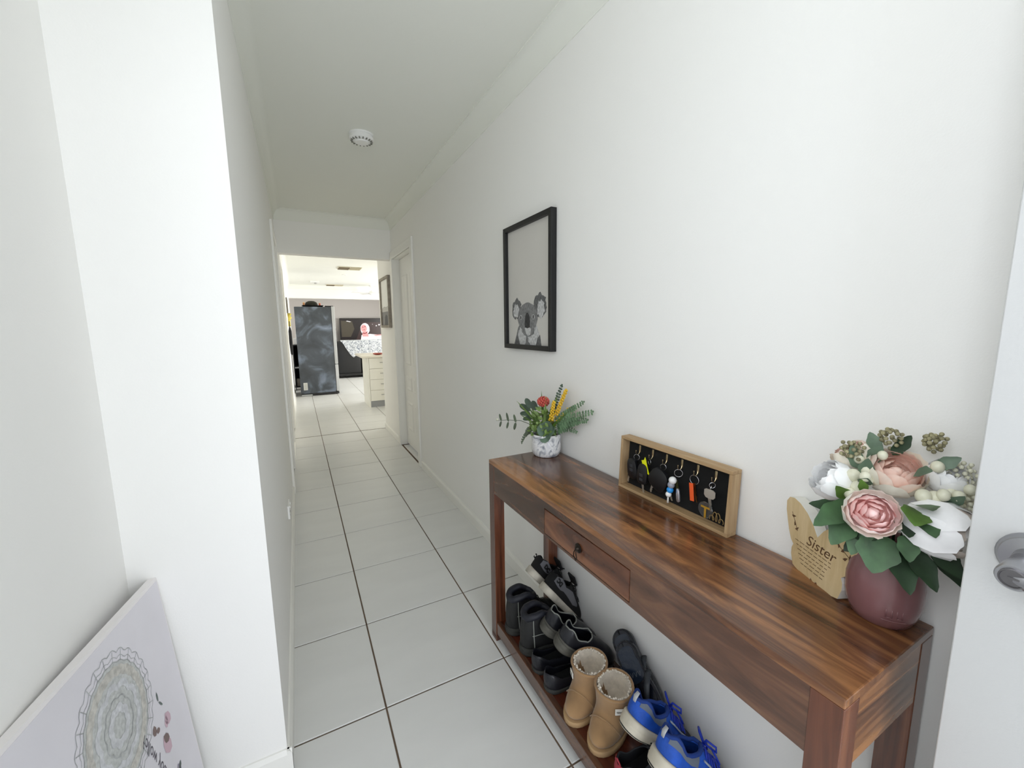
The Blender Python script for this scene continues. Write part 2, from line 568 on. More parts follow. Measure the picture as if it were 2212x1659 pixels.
# ------------------------------------------------------------------ console table
TX0, TX1, TY0, TY1, TZ = .4705, .776, -1.089, .135, .785
tab = thing('console_table', 'dark wooden console table with a drawer and a low shoe shelf along the wall', 'table', ((TX0 + TX1) / 2, (TY0 + TY1) / 2, 0))
LG = .045
build('tabletop', MB().bbox(TX0, TY0, TZ - .016, TX1, TY1, TZ, .002), W_TOP, tab)
DY0, DY1, DZ0, DZ1 = -.664, -.285, .664, .744
apr = MB()
apr.box(TX0 + .001, TY0 + LG, .655, TX0 + .02, DY0, TZ - .016)
apr.box(TX0 + .001, DY1, .655, TX0 + .02, TY1 - LG, TZ - .016)
apr.box(TX0 + .001, DY0, .655, TX0 + .02, DY1, DZ0 - .0015)
apr.box(TX0 + .001, DY0, DZ1 + .0032, TX0 + .02, DY1, TZ - .016)
build('front_apron', apr, W_FRONT, tab)
build('back_apron', MB().box(TX1 - .02, TY0 + LG, .655, TX1 - .001, TY1 - LG, TZ - .016), W_FRONT, tab)
for ya, yb in ((TY0 + .001, TY0 + .02), (TY1 - .02, TY1 - .001)):
    build('end_apron', MB().box(TX0 + LG, ya, .655, TX1 - LG, yb, TZ - .016), W_END, tab)
for xa in (TX0, TX1 - LG):
    for ya in (TY0, TY1 - LG):
        build('leg', MB().bbox(xa, ya, 0, xa + LG, ya + LG, TZ - .016, .0015), W_LEG, tab)
dr = build('drawer', MB().bbox(TX0 + .0005, DY0 + .002, DZ0 + .0005, TX0 + .024, DY1 - .002, DZ1, .0015), W_DRAWER, tab)
pl = MB()
pl.lathe([(.0135, 0), (.0135, .002), (.006, .004), (.004, .010), (1e-6, .011)], 18)
pl.xform(Matrix.Translation((TX0 - .0005, -.466, .703)) @ Matrix.Rotation(-PI / 2, 4, 'Y'))
pl.tube([(TX0 - .009, -.466, .703), (TX0 - .013, -.462, .694), (TX0 - .012, -.459, .68), (TX0 - .009, -.466, .668), (TX0 - .012, -.473, .68), (TX0 - .013, -.470, .694)], .0016, 6, closed=True)
build('drawer_pull', pl, mat('aged_iron', (52, 46, 40), .45, .9), dr, smooth=True, angle=40)
SHZ = .082
build('shoe_shelf', MB().box(TX0 + .02, TY0 + .02, SHZ - .018, TX1 - .02, TY1 - .02, SHZ), W_SHELF, tab)
for xa in (TX0 + .003, TX1 - .023):
    build('shelf_rail', MB().bbox(xa, TY0 + LG, .034, xa + .02, TY1 - LG, SHZ + .004, .0015), W_FRONT, tab)
for ya in (TY0 + .003, TY1 - .023):
    build('shelf_rail', MB().bbox(TX0 + LG, ya, .034, TX1 - LG, ya + .02, SHZ + .004, .0015), W_END, tab)

# ------------------------------------------------------------------ framed koala print on the right wall
def frame_yz(name, label, cat, x, y0, y1, z0, z1, bar, depth, mfr):
    """a picture frame hung on the right wall, face towards -x"""
    t = thing(name, label, cat, (x, (y0 + y1) / 2, z0))
    for nm, b in (('frame_side', (x - depth, y0, z0, x, y0 + bar, z1)), ('frame_side', (x - depth, y1 - bar, z0, x, y1, z1)),
                  ('frame_rail', (x - depth, y0 + bar, z0, x, y1 - bar, z0 + bar)), ('frame_rail', (x - depth, y0 + bar, z1 - bar, x, y1 - bar, z1))):
        build(nm, MB().bbox(*b, .0015), mfr, t)
    return t
KY0, KY1, KZ0, KZ1 = .118, .552, 1.209, 1.79
kp = frame_yz('framed_picture', 'tall black framed print of a koala looking out, hung above the console table', 'picture', XR - .001, KY0, KY1, KZ0, KZ1, .022, .028, BLACK_W)
KX = XR - .012
def kfn(u, v, d):       # u: 0..1 from the far side to the near side, v: 0..1 upward
    return (KX - d, KY1 - .022 - u * (KY1 - KY0 - .044), KZ0 + .022 + v * (KZ1 - KZ0 - .044))
build('print_paper', MB().prism([(0, 0), (1, 0), (1, 1), (0, 1)], kfn, -.004, 0), paint('print_paper', (206, 203, 197), rough=.7), kp)
def fur(name, c):
    return mat(name, (c, c, c), .8, var=.28, vscale=90, stretch=(1, 2.2, .8))
KM = [fur('koala_grey', 128), fur('koala_light', 196), fur('koala_dark', 62), paint('koala_black', (20, 20, 20)), fur('koala_mid', 104)]
kr = MB()
def jag(cx, cy, rx, ry, n=26, amp=.12, seed=1, a0=0, a1=2 * PI):
    q = random.Random(seed)
    return [(cx + math.cos(a0 + (a1 - a0) * k / n) * rx * (1 + q.uniform(-amp, amp)), cy + math.sin(a0 + (a1 - a0) * k / n) * ry * (1 + q.uniform(-amp, amp))) for k in range(n)]
def kl(poly, m, d):
    kr.m = m
    kr.flat(poly, kfn, d)
kl([(.15, 0), (.20, .07), (.25, .15), (.33, .20), (.62, .20), (.70, .15), (.76, .07), (.80, 0)], 0, .0003)
kl(jag(.35, .07, .10, .09, 22, .12, 5), 1, .0006)
kl(jag(.62, .08, .13, .10, 22, .12, 6), 1, .0006)
kl([(.15, 0), (.20, .07), (.24, .09), (.30, 0)], 4, .0007)
kl([(.80, 0), (.77, .09), (.71, .06), (.68, 0)], 4, .0007)
kl(jag(.22, .315, .12, .088, 30, .16, 2), 4, .0009)
kl(jag(.215, .295, .075, .062, 26, .25, 3), 1, .0012)
kl(jag(.77, .325, .14, .098, 30, .16, 4), 4, .0009)
kl(jag(.79, .30, .085, .068, 26, .25, 8), 1, .0012)
kl(jag(.485, .235, .235, .125, 40, .025, 9), 0, .0015)
kl(jag(.50, .13, .15, .06, 26, .05, 12), 0, .0016)
kl([(.42, .145), (.47, .155), (.53, .155), (.57, .14), (.56, .09), (.50, .075), (.45, .10)], 1, .0018)
kl([(.43, .15), (.425, .20), (.44, .25), (.47, .275), (.505, .275), (.535, .25), (.55, .20), (.545, .15), (.49, .142)], 2, .0021)
kl(jag(.33, .238, .03, .022, 14, .05, 13), 1, .0019)
kl(jag(.625, .238, .03, .022, 14, .05, 14), 1, .0019)
kl(jag(.33, .236, .015, .018, 12, 0, 15), 3, .0022)
kl(jag(.625, .236, .015, .018, 12, 0, 16), 3, .0022)
build('koala_print', kr, KM, kp)
# second picture, on the stretch of wall past the header
p2 = frame_yz('framed_picture', 'narrow pale wooden framed picture on the wall past the hall header', 'picture', XR - .001, 3.44, 3.95, 1.318, 1.9, .03, .03, mat('weathered_frame', (150, 142, 130), .7, var=.15, vscale=20))
def pfn(u, v, d):
    return (XR - .014 - d, 3.92 - u * .45, 1.348 + v * .522)
build('print_paper', MB().prism([(0, 0), (1, 0), (1, 1), (0, 1)], pfn, -.004, 0), paint('print_white', (238, 238, 234), rough=.5), p2)
q = MB()
q.flat([(0, .38), (.3, .42), (.6, .40), (1, .44), (1, .30), (0, .30)], pfn, .0004)
q.m = 1
q.flat([(0, 0), (1, 0), (1, .30), (0, .30)], pfn, .0004)
q.m = 2
q.flat([(.3, 0), (.35, .18), (.5, .24), (.7, .2), (.72, 0)], pfn, .0008)
build('print_scene', q, [paint('print_grey', (196, 194, 190)), paint('print_slate', (128, 127, 126)), paint('print_dark', (74, 74, 76))], p2)

# ------------------------------------------------------------------ smoke alarm, power point
sa = thing('smoke_alarm', 'round white smoke alarm on the hall ceiling', 'smoke alarm', (.245, 1.38, ZC))
build('base_ring', MB().lathe([(.070, 0), (.070, -.008), (.064, -.010), (.064, -.013)], 40, (.245, 1.38, ZC)), GLASS_W, sa, smooth=True, angle=40)
build('cover', MB().lathe([(.066, -.013), (.069, -.018), (.069, -.026), (.060, -.036), (.040, -.040), (.038, -.046), (1e-6, -.048)], 40, (.245, 1.38, ZC)), GLASS_W, sa, smooth=True, angle=40)
vt = MB()
for k in range(18):
    a = 2 * PI * k / 18
    vt.xform(Matrix())
    b = MB().box(-.003, .050, -.0415, .003, .062, -.0335)
    b.xform(Matrix.Translation((.245, 1.38, ZC)) @ Matrix.Rotation(a, 4, 'Z'))
    vt.add(b.v, b.f)
o = build('vent_slots', vt, paint('alarm_slot', (120, 120, 112)), sa)
pp = thing('power_point', 'small white power point low on the left hall wall', 'power point', (XL, 1.22, .30))
build('plate', MB().bbox(XL, 1.165, .262, XL + .010, 1.28, .338, .003), GLASS_W, pp)
for yy in (1.195, 1.25):
    build('switch', MB().bbox(XL + .010, yy - .008, .318, XL + .014, yy + .008, .332, .001), GLASS_W, pp)
    sk = MB()
    for dy, dz, rt in ((-.009, .296, .5), (.009, .296, -.5), (0, .276, 0)):
        b = MB().box(-.0005, -.001, -.005, .0006, .001, .005)
        b.xform(Matrix.Translation((XL + .0101, yy + dy, dz)) @ Matrix.Rotation(rt, 4, 'X'))
        sk.add(b.v, b.f)
    build('socket', sk, BLACKP, pp)

# ------------------------------------------------------------------ canvas leaning in the entry niche
CO, CU, CV = Vector((-.534, -.068, .698)), Vector((-.0718, -.9914, .1093)), Vector((.110, -.1163, -.987))
CU.normalize()
CV = (CV - CU * CV.dot(CU)).normalized()
CN = CU.cross(CV).normalized()
CW, CH = .66, .70
def cfn(u, v, d):
    return tuple(CO + CU * u + CV * v + CN * d)
def crect(u0, v0, u1, v1):
    return [(u0, v0), (u1, v0), (u1, v1), (u0, v1)]
cv = thing('canvas_picture', 'white box frame with a lace doily and butterfly print leaning in the entry corner', 'picture', tuple(CO + CU * .33 + CV * .7))
FRW = paint('white_frame_paint', (236, 232, 232), rough=.45)
for nm, rc in (('frame_rail', crect(-.004, -.004, CW, .004)), ('frame_rail', crect(-.004, CH - .010, CW, CH)),
               ('frame_side', crect(-.004, .004, .0, CH - .010)), ('frame_side', crect(CW - .004, .004, CW, CH - .010))):
    build(nm, MB().prism(rc, cfn, -.024, -.0065), FRW, cv)
build('print_board', MB().prism(crect(.0, .004, CW - .004, CH - .010), cfn, -.018, -.006), mat('canvas_paper', (226, 223, 229), .6, var=.03, vscale=4), cv)
LACE = [mat('lace_grey', (196, 198, 196), .8, var=.09, vscale=120), mat('lace_line', (176, 178, 178), .8, var=.15, vscale=60), mat('lace_warm', (200, 197, 190), .8, var=.12, vscale=90), mat('lace_pale', (208, 209, 212), .8, var=.08, vscale=110)]
dc = MB()
DCU, DCV = .272, .168
def ring(r0, r1, amp, lobes, d, m, n=120, squash=1.0):
    pa, pb = [], []
    for k in range(n):
        a = 2 * PI * k / n
        w = 1 + amp * abs(math.sin(lobes * a / 2))
        pa.append((DCU + math.cos(a) * r0 * w, DCV + math.sin(a) * r0 * w * squash))
        pb.append((DCU + math.cos(a) * r1 * w, DCV + math.sin(a) * r1 * w * squash))
    dc.m = m
    dc.add([cfn(u, v, d) for u, v in pa + pb], [(k, (k + 1) % n, n + (k + 1) % n, n + k) for k in range(n)])
def disc(r, amp, lobes, d, m, n=96):
    dc.m = m
    dc.flat([(DCU + math.cos(2 * PI * k / n) * r * (1 + amp * abs(math.sin(lobes * PI * k / n))), DCV + math.sin(2 * PI * k / n) * r * (1 + amp * abs(math.sin(lobes * PI * k / n)))) for k in range(n)], cfn, d)
disc(.112, .03, 26, -.0056, 0)
ring(.086, .104, .03, 26, -.0053, 2)
ring(.128, .1296, .06, 26, -.0054, 1)
ring(.117, .1182, .05, 26, -.0054, 1)
ring(.110, .1115, .03, 26, -.0051, 1)
ring(.060, .072, .12, 10, -.0052, 3)
ring(.046, .048, .1, 10, -.0050, 1)
ring(.020, .034, .15, 8, -.0051, 3)
for k in range(26):
    a = 2 * PI * (k + .5) / 26
    for rr in (.1225,):
        dc.m = 1
        c0, s0 = math.cos(a), math.sin(a)
        dc.flat([(DCU + c0 * .113 - s0 * .0008, DCV + s0 * .113 + c0 * .0008), (DCU + c0 * .113 + s0 * .0008, DCV + s0 * .113 - c0 * .0008),
                 (DCU + c0 * .134 + s0 * .0008, DCV + s0 * .134 - c0 * .0008), (DCU + c0 * .134 - s0 * .0008, DCV + s0 * .134 + c0 * .0008)], cfn, -.0053)
build('doily_print', dc, LACE, cv)
BINK = [paint('ink_green', (96, 108, 104)), paint('ink_pink', (206, 176, 188)), paint('ink_brown', (122, 102, 98)), paint('ink_mauve', (150, 144, 160))]
def wingp(u, v, a, l, w, m, d=-.0054):
    bt = MB()
    ca, sa_ = math.cos(a), math.sin(a)
    pts = [(0, 0), (.3, .42), (.7, .5), (1, .3), (.95, -.1), (.6, -.4), (.25, -.3)]
    bt.flat([(u + (x * l) * ca - (y * w) * sa_, v + (x * l) * sa_ + (y * w) * ca) for x, y in pts], cfn, d)
    build('butterfly_print', bt, BINK[m], cv)
wingp(.125, .212, 1.5, .022, .008, 0); wingp(.125, .236, 2.2, .022, .006, 0)
wingp(.112, .276, 1.9, .034, .030, 1); wingp(.110, .282, 1.2, .026, .018, 1)
wingp(.165, .262, 1.3, .022, .020, 2); wingp(.160, .278, 2.4, .016, .014, 2)
wingp(.142, .312, 1.9, .050, .036, 1); wingp(.140, .310, 2.2, .030, .022, 2, -.0051)
wingp(.112, .405, 1.6, .028, .022, 3); wingp(.095, .41, .6, .02, .014, 0)
ta = Vector((-.037, .095)).normalized()
tb = Vector((ta.y, -ta.x))
tm = text_mb('follow your Dreams', .031, lambda x, y, d: cfn(.206 + ta.x * x + tb.x * y, .246 + ta.y * x + tb.y * y, d), -.0052, shear=.35)
build('lettering', tm, paint('ink_script', (88, 82, 92)), cv)

# ------------------------------------------------------------------ key rack and the keys on its hooks
RX, RY0, RY1, RZ0, RZ1 = .735, -.722, -.330, TZ, .957
LEAN = .045
def rk(x, y, z):        # a point of the rack: x measured from its front, leaning back towards the wall
    return (RX + x + (z - RZ0) * LEAN, y, z)
def rbox(x0, y0, z0, x1, y1, z1, b=.0012):
    m = MB().bbox(x0, y0, z0, x1, y1, z1, b)
    m.v = [rk(*p) for p in m.v]
    return m
rack = thing('key_rack', 'shallow pale oak key box with black back and six hooks, leaning on the wall', 'key rack', (RX + .02, (RY0 + RY1) / 2, TZ))
RD, RB = .036, .0092
build('frame_rail', rbox(0, RY0, RZ0, RD, RY1, RZ0 + RB), OAK, rack)
build('frame_rail', rbox(0, RY0, RZ1 - RB, RD, RY1, RZ1), OAK, rack)
build('frame_side', rbox(0, RY0, RZ0 + RB, RD, RY0 + RB, RZ1 - RB), OAK_V, rack)
build('frame_side', rbox(0, RY1 - RB, RZ0 + RB, RD, RY1, RZ1 - RB), OAK_V, rack)
build('back_panel', rbox(RD - .006, RY0 + RB, RZ0 + RB, RD - .001, RY1 - RB, RZ1 - RB), BLACKF, rack)
HY = [-.388, -.442, -.496, -.551, -.604, -.659]
HT = .926
for y in HY:
    m = rbox(RD - .008, y - .0035, HT - .014, RD - .006, y + .0035, HT + .008, .0005)
    pts = [rk(RD - .007, y, HT - .008), rk(RD - .009, y, HT - .016), rk(RD - .014, y, HT - .021), rk(RD - .020, y, HT - .020), rk(RD - .024, y, HT - .014), rk(RD - .024, y, HT - .007)]
    m.tube(pts, .0013, 6)
    m.sphere(pts[-1], .002, 8, 5)
    build('hook', m, mat('hook_metal', (178, 160, 126), .3, 1), rack, smooth=True, angle=40)
def hook_pt(k):
    return Vector(rk(RD - .016, HY[k], HT - .0195))
DIRT = mat('key_steel', (206, 202, 192), .38, .75)
def key_blade(m, top, L, w=.0062, tilt=0.0, t=.0018):
    b = MB().prism([(-w / 2, 0), (w / 2, 0), (w / 2, -L * .86), (0, -L), (-w / 2, -L * .93), (-w * .3, -L * .8), (-w / 2, -L * .7), (-w * .25, -L * .58), (-w / 2, -L * .48)],
                  lambda u, v, d: (d, u, v), -t / 2, t / 2)
    b.xform(Matrix.Translation(top) @ Matrix.Rotation(tilt, 4, 'X') @ Matrix.Rotation(-.25, 4, 'Y'))
    m.add(b.v, b.f)
    return m
def ring_mb(c, r, t=.0009, rot=0.0, ax='Z'):
    m = MB().tube([(0, r * math.cos(2 * PI * k / 20), r * math.sin(2 * PI * k / 20)) for k in range(20)], t, 6, closed=True)
    m.xform(Matrix.Translation(c) @ Matrix.Rotation(rot, 4, ax))
    return m
def fob(c, w, h, t, tilt):
    m = MB()
    prof = []
    for k in range(20):
        a = 2 * PI * k / 20
        e = .7
        prof.append((w / 2 * math.copysign(abs(math.cos(a)) ** e, math.cos(a)) * (1 - .12 * math.sin(a)), h / 2 * math.copysign(abs(math.sin(a)) ** e, math.sin(a))))
    for d, k in ((-t / 2, .8), (-t * .3, 1), (t * .3, 1), (t / 2, .8)):
        m.v += [(d, u * k, v * k) for u, v in prof]
    n = 20
    m.f = [list(range(n))[::-1], list(range(3 * n, 4 * n))] + [[l * n + k, l * n + (k + 1) % n, (l + 1) * n + (k + 1) % n, (l + 1) * n + k] for l in range(3) for k in range(n)]
    m.mi = [0] * len(m.f)
    m.xform(Matrix.Translation(c) @ Matrix.Rotation(tilt, 4, 'X'))
    return m
FOB = mat('fob_plastic', (18, 19, 22), .4, bump=.1)
def keyset(k, label, name='key_ring'):
    p = hook_pt(k)
    return thing(name, label, 'keys', tuple(p)), p
# first hook: car key with a square flip fob
t, p = keyset(0, 'black flip car key with square fob on the hook furthest down the hall')
build('split_ring', ring_mb(p + Vector((-.004, 0, -.0095)), .009, rot=.5), STEEL, t, smooth=True)
build('key_fob', fob(p + Vector((-.016, .004, -.046)), .040, .066, .015, -.15), FOB, t, smooth=True, angle=50)
build('fob_cap', MB().bbox(p.x - .022, p.y - .010, p.z - .020, p.x - .006, p.y + .014, p.z - .015, .001), FOB, t)
for bz in (-.010, .004):
    build('button', MB().bbox(p.x + -0.0235 - .001, p.y + 0.004 - .007, p.z + -0.04 + bz - .004, p.x + -0.0235 + .0015, p.y + 0.004 + .007, p.z + -0.04 + bz + .005, .001), paint('button_grey', (52, 54, 58), rough=.5), t)
build('fob_badge', MB().lathe([(.003, 0), (.003, .001), (1e-6, .0014)], 12, (p.x - .0185, p.y + .001, p.z - .054)), STEEL, t)
build('key_blade', key_blade(MB(), p + Vector((-.018, .014, -.062)), .046, tilt=.45), DIRT, t)
t, p = keyset(1, 'black oval car key fob with a yellow luggage strap tag')
build('split_ring', ring_mb(p + Vector((-.004, 0, -.0095)), .009, rot=-.4), STEEL, t, smooth=True)
build('key_fob', fob(p + Vector((-.020, .010, -.048)), .040, .066, .016, .1), FOB, t, smooth=True, angle=50)
build('key_blade', key_blade(MB(), p + Vector((-.022, .010, -.068)), .052, w=.0075, tilt=.08), DIRT, t)
for bz in (-.010, .004):
    build('button', MB().bbox(p.x + -0.028 - .001, p.y + 0.01 - .007, p.z + -0.056 + bz - .004, p.x + -0.028 + .0015, p.y + 0.01 + .007, p.z + -0.056 + bz + .005, .001), paint('button_grey', (52, 54, 58), rough=.5), t)
m = MB()
m.prism([(.002, .012), (.006, .002), (.016, -.002), (.010, -.016), (-.004, -.032), (-.020, -.044), (-.012, -.026), (-.006, -.010), (-.002, .004)], lambda u, v, d: (p.x - .022 + d, p.y + u, p.z + v - .004), 0, .0012)
build('strap_tag', m, paint('yellow_strap', (232, 235, 20), rough=.45), t)
t, p = keyset(2, 'black car key with big round fob on the third hook')
build('split_ring', ring_mb(p + Vector((-.004, 0, -.0095)), .009, rot=.3), STEEL, t, smooth=True)
build('key_fob', fob(p + Vector((-.018, .002, -.046)), .066, .068, .017, .5), FOB, t, smooth=True, angle=50)
build('key_fob', fob(p + Vector((-.016, -.010, -.038)), .030, .036, .012, .2), FOB, t, smooth=True, angle=50)
build('key_blade', key_blade(MB(), p + Vector((-.022, .020, -.060)), .046, w=.007, tilt=.45), DIRT, t)
t, p = keyset(3, 'bunch of keys with white, grey and blue beads')
build('split_ring', ring_mb(p + Vector((-.004, 0, -.0105)), .011, rot=.7), STEEL, t, smooth=True)
cols = [('bead_white', (240, 240, 240)), ('bead_grey', (150, 152, 164)), ('bead_blue', (36, 146, 226)), ('bead_white', (242, 242, 240))]
bp_ = [(-.022, .004, -.030, .011), (-.023, .008, -.045, .010), (-.024, .010, -.060, .0095), (-.026, .013, -.074, .0085)]
for (nm, c), (dx, dy, dz, r) in zip(cols, bp_):
    build('bead', MB().sphere((p.x + dx, p.y + dy, p.z + dz), r, 16, 10), paint(nm, c, rough=.35), t, smooth=True)
build('tassel', MB().tube([(p.x - .026, p.y + .014, p.z - .080), (p.x - .026, p.y + .014, p.z - .100)], [.0022, .003], 8), paint('tassel_white', (236, 234, 228)), t, smooth=True)
build('key_fob', fob(p + Vector((-.016, -.012, -.070)), .012, .040, .007, -.1), mat('silver_shell', (190, 190, 198), .25, .8), t, smooth=True, angle=50)
build('key_blade', key_blade(MB(), p + Vector((-.010, .002, -.030)), .060, w=.008), mat('olive_key', (104, 104, 66), .4, .6), t)
build('key_blade', key_blade(MB(), p + Vector((-.016, .020, -.062)), .040, tilt=-.1), DIRT, t)
t, p = keyset(4, 'key ring with a long orange tag')
build('split_ring', ring_mb(p + Vector((-.004, 0, -.0125)), .013, rot=.1), STEEL, t, smooth=True)
m = MB().bbox(-.0015, -.0062, -.050, .0015, .0062, 0, .001)
m.xform(Matrix.Translation(p + Vector((-.010, .005, -.022))) @ Matrix.Rotation(-.12, 4, 'X'))
build('orange_tag', m, paint('orange_tag', (238, 96, 44), rough=.4), t)
build('key_blade', key_blade(MB(), p + Vector((-.008, -.003, -.020)), .062, w=.006), mat('brass_key', (150, 124, 84), .35, 1), t)
t, p = keyset(5, 'silver door key with round clear keyring lettered in gold on the last hook')
build('split_ring', ring_mb(p + Vector((-.004, 0, -.009)), .0075, rot=.9), STEEL, t, smooth=True)
m = MB().tube([(p.x - .006, p.y, p.z - .010), (p.x - .010, p.y + .001, p.z - .020)], .0022, 8)
build('link', m, STEEL, t, smooth=True)
hp = [(-.016, .008), (-.010, .012), (.010, .012), (.016, .008), (.016, -.006), (.011, -.012), (.004, -.013), (-.004, -.013), (-.011, -.012), (-.016, -.006)]
pc = p + Vector((-.014, -.001, -.030))
m = MB().prism(hp, lambda u, v, d: (pc.x + d, pc.y + u, pc.z + v), -.001, .001)
build('key_head', m, DIRT, t)
build('key_blade', key_blade(MB(), pc + Vector((0, 0, -.012)), .040, w=.008), DIRT, t)
gd = p + Vector((-.018, .006, -.076))
clear = mat('clear_acrylic', (235, 238, 238), .05, trans=.96)
build('acrylic_disc', MB().lathe([(.021, -.0012), (.022, 0), (.021, .0012)], 32, tuple(gd), ax=0), clear, t, smooth=True, angle=30)
GOLD = mat('gold_letters', (214, 168, 62), .4, .6)
# letter T on the disc, then the flowing script after it
m = text_mb('T', .044, lambda x, y, d: (gd.x - .003 + d, gd.y - x + .012, gd.z + y - .020), 0, bold=.0008)
build('gold_letter', m, GOLD, t)
sp = Vector((gd.x - .002, gd.y - .016, gd.z - .018))
pts = []
for k in range(90):
    s_ = k / 89
    a = s_ * 2 * PI * 4
    ht = [.012, .024, .024, .012][min(3, int(s_ * 4))]
    pts.append((sp.x, sp.y - s_ * .036 + .004 * math.sin(a), sp.z + ht * (1 - math.cos(a)) / 2))
build('script_letters', MB().tube(pts, .0011, 5), mat('gold_wire', (160, 134, 88), .4, .6), t, smooth=True)

# ------------------------------------------------------------------ leaves
def OVAL(s):
    return .03 + .97 * max(0, math.sin(PI * s ** .85)) ** .8
def ROUND(s):
    return .04 + .96 * max(0, 1 - abs(2 * s ** .9 - 1) ** 2.4) ** .6
def GRASS(s):
    return min(1, .6 + 1.3 * s) * (1 - s ** 2.2) + .02
def PEONY(s):
    return .05 + .95 * max(0, math.sin(PI * s ** .8)) ** .75 * (1 + .10 * math.sin(14 * s))
def leaf_mb(base, tip, width, up, fold=.25, droop=.0, n=5, shape=None):
    """a folded, drooping leaf blade from base to tip"""
    base, tip, up = Vector(base), Vector(tip), Vector(up).normalized()
    d = tip - base
    L = d.length
    e = d.normalized()
    sdv = e.cross(up)
    if sdv.length < 1e-4:
        sdv = e.orthogonal()
    sdv.normalize()
    nn = sdv.cross(e).normalized()
    shape = shape or OVAL
    vs = []
    for i in range(n + 1):
        s = i / n
        w = width / 2 * shape(s)
        c = base + e * (L * s) - Vector((0, 0, 1)) * (droop * L * s * s)
        vs += [c + sdv * w + nn * (fold * w), c, c - sdv * w + nn * (fold * w)]
    fs = []
    for i in range(n):
        a = i * 3
        fs += [(a, a + 1, a + 4, a + 3), (a + 1, a + 2, a + 5, a + 4)]
    return MB().add([tuple(v) for v in vs], fs)
def leafmat(name, c, var=.2, rough=.5):
    m = mat(name, c, rough, var=var, vscale=30)
    return m

# ------------------------------------------------------------------ marble pot and its artificial plant
PC = Vector((.706, .073, TZ))
mm_, nt, b = new_mat('marble_glaze')
tc = nt.nodes.new('ShaderNodeTexCoord')
wv = nt.nodes.new('ShaderNodeTexNoise')
wv.inputs['Scale'].default_value = 13
wv.inputs['Detail'].default_value = 5
wv.inputs['Distortion'].default_value = 3.2
cr = nt.nodes.new('ShaderNodeValToRGB')
for k, (po, c) in enumerate([(.34, (120, 124, 134)), (.44, (186, 188, 194)), (.54, (236, 236, 236)), (.66, (214, 214, 218))]):
    if k > 1:
        cr.color_ramp.elements.new(po)
    cr.color_ramp.elements[k].position = po
    cr.color_ramp.elements[k].color = rgb(*c)
nt.links.new(tc.outputs['Object'], wv.inputs['Vector'])
nt.links.new(wv.outputs[0], cr.inputs[0])
nt.links.new(cr.outputs[0], b.inputs['Base Color'])
b.inputs['Roughness'].default_value = .2
pot = solo('plant_pot', MB().lathe([(.040, 0), (.050, .002), (.058, .012), (.0605, .028), (.0605, .090), (.0585, .093), (.0565, .090), (.056, .075), (1e-6, .074)], 40, tuple(PC)), mm_,
           'small white marbled pot on the far end of the console table', 'pot', tuple(PC), smooth=True, angle=40)
pt = thing('artificial_plant', 'artificial plant with mixed green leaves, yellow sprays and a red flower in the marbled pot', 'plant', (PC.x, PC.y, TZ + .08))
build('moss', MB().sphere((PC.x, PC.y, TZ + .078), .05, 16, 8, 1, 1, .3), leafmat('moss_green', (44, 52, 30)), pt, smooth=True)
G_EUC, G_DK, G_YEL, G_BR, G_FERN = leafmat('eucalyptus_leaf', (100, 122, 104), .12), leafmat('dark_leaf', (66, 84, 68)), leafmat('lime_leaf', (108, 134, 66)), leafmat('grass_leaf', (74, 104, 36)), leafmat('fern_leaf', (100, 130, 96))
OLIVE = leafmat('olive_leaf', (92, 104, 84), .1)
def at(x, y, z):
    return Vector((x, y, z))
c0 = at(PC.x, PC.y, TZ + .09)
# broad pale leaves over the rim
for bs, tp, w, up, mt in [((.690, .045, .885), (.684, .008, .940), .052, (-.8, -.5, .3), G_EUC), ((.685, .040, .890), (.648, .048, .915), .055, (-.5, -.7, .6), G_EUC),
                          ((.690, .030, .890), (.684, -.020, .902), .056, (-.7, -.4, .6), G_EUC), ((.680, .036, .892), (.662, .010, .856), .05, (-.9, -.5, .3), G_EUC),
                          ((.690, .03, .895), (.672, .035, .935), .05, (-.8, -.6, .1), G_EUC)]:
    build('leaf', leaf_mb(bs, tp, w, up, .12, 0, 10, ROUND), mt, pt, smooth=True)
# rounded leaves high on the left
for bs, tp, w in [((.690, .165, .968), (.680, .200, 1.006), .026), ((.688, .170, .955), (.668, .232, .975), .026), ((.698, .140, .962), (.694, .165, 1.000), .028), ((.685, .165, .942), (.660, .215, .940), .022), ((.69, .15, .93), (.66, .19, .918), .022)]:
    build('leaf', leaf_mb(bs, tp, w, (-.7, -.5, .5), .15, 0, 10, ROUND), G_DK, pt, smooth=True)
# eucalyptus twig reaching left
tw = [at(.690, .11, .895), at(.665, .22, .905), at(.64, .30, .895), at(.62, .376, .878)]
build('stem', MB().tube([tuple(v) for v in tw], [.0016, .0014, .0011, .0006], 6), OLIVE, pt, smooth=True)
for k, (s, L, w) in enumerate([(.50, .036, .014), (.50, -.036, .015), (.68, .042, .013), (.68, -.034, .012), (.86, .034, .013), (.86, -.03, .012)]):
    a = tw[0].lerp(tw[3], s) + at(0, 0, .006 * (1 - abs(2 * s - 1)))
    build('leaf', leaf_mb(a, a + at(-.004, .012, L), w, (-.9, -.4, .1), .1, 0, 8, ROUND), OLIVE, pt, smooth=True)
m = MB().sphere((.622, .366, .886), .005, 8, 6)
build('bud', m, paint('cream_bud', (222, 222, 198)), pt, smooth=True)
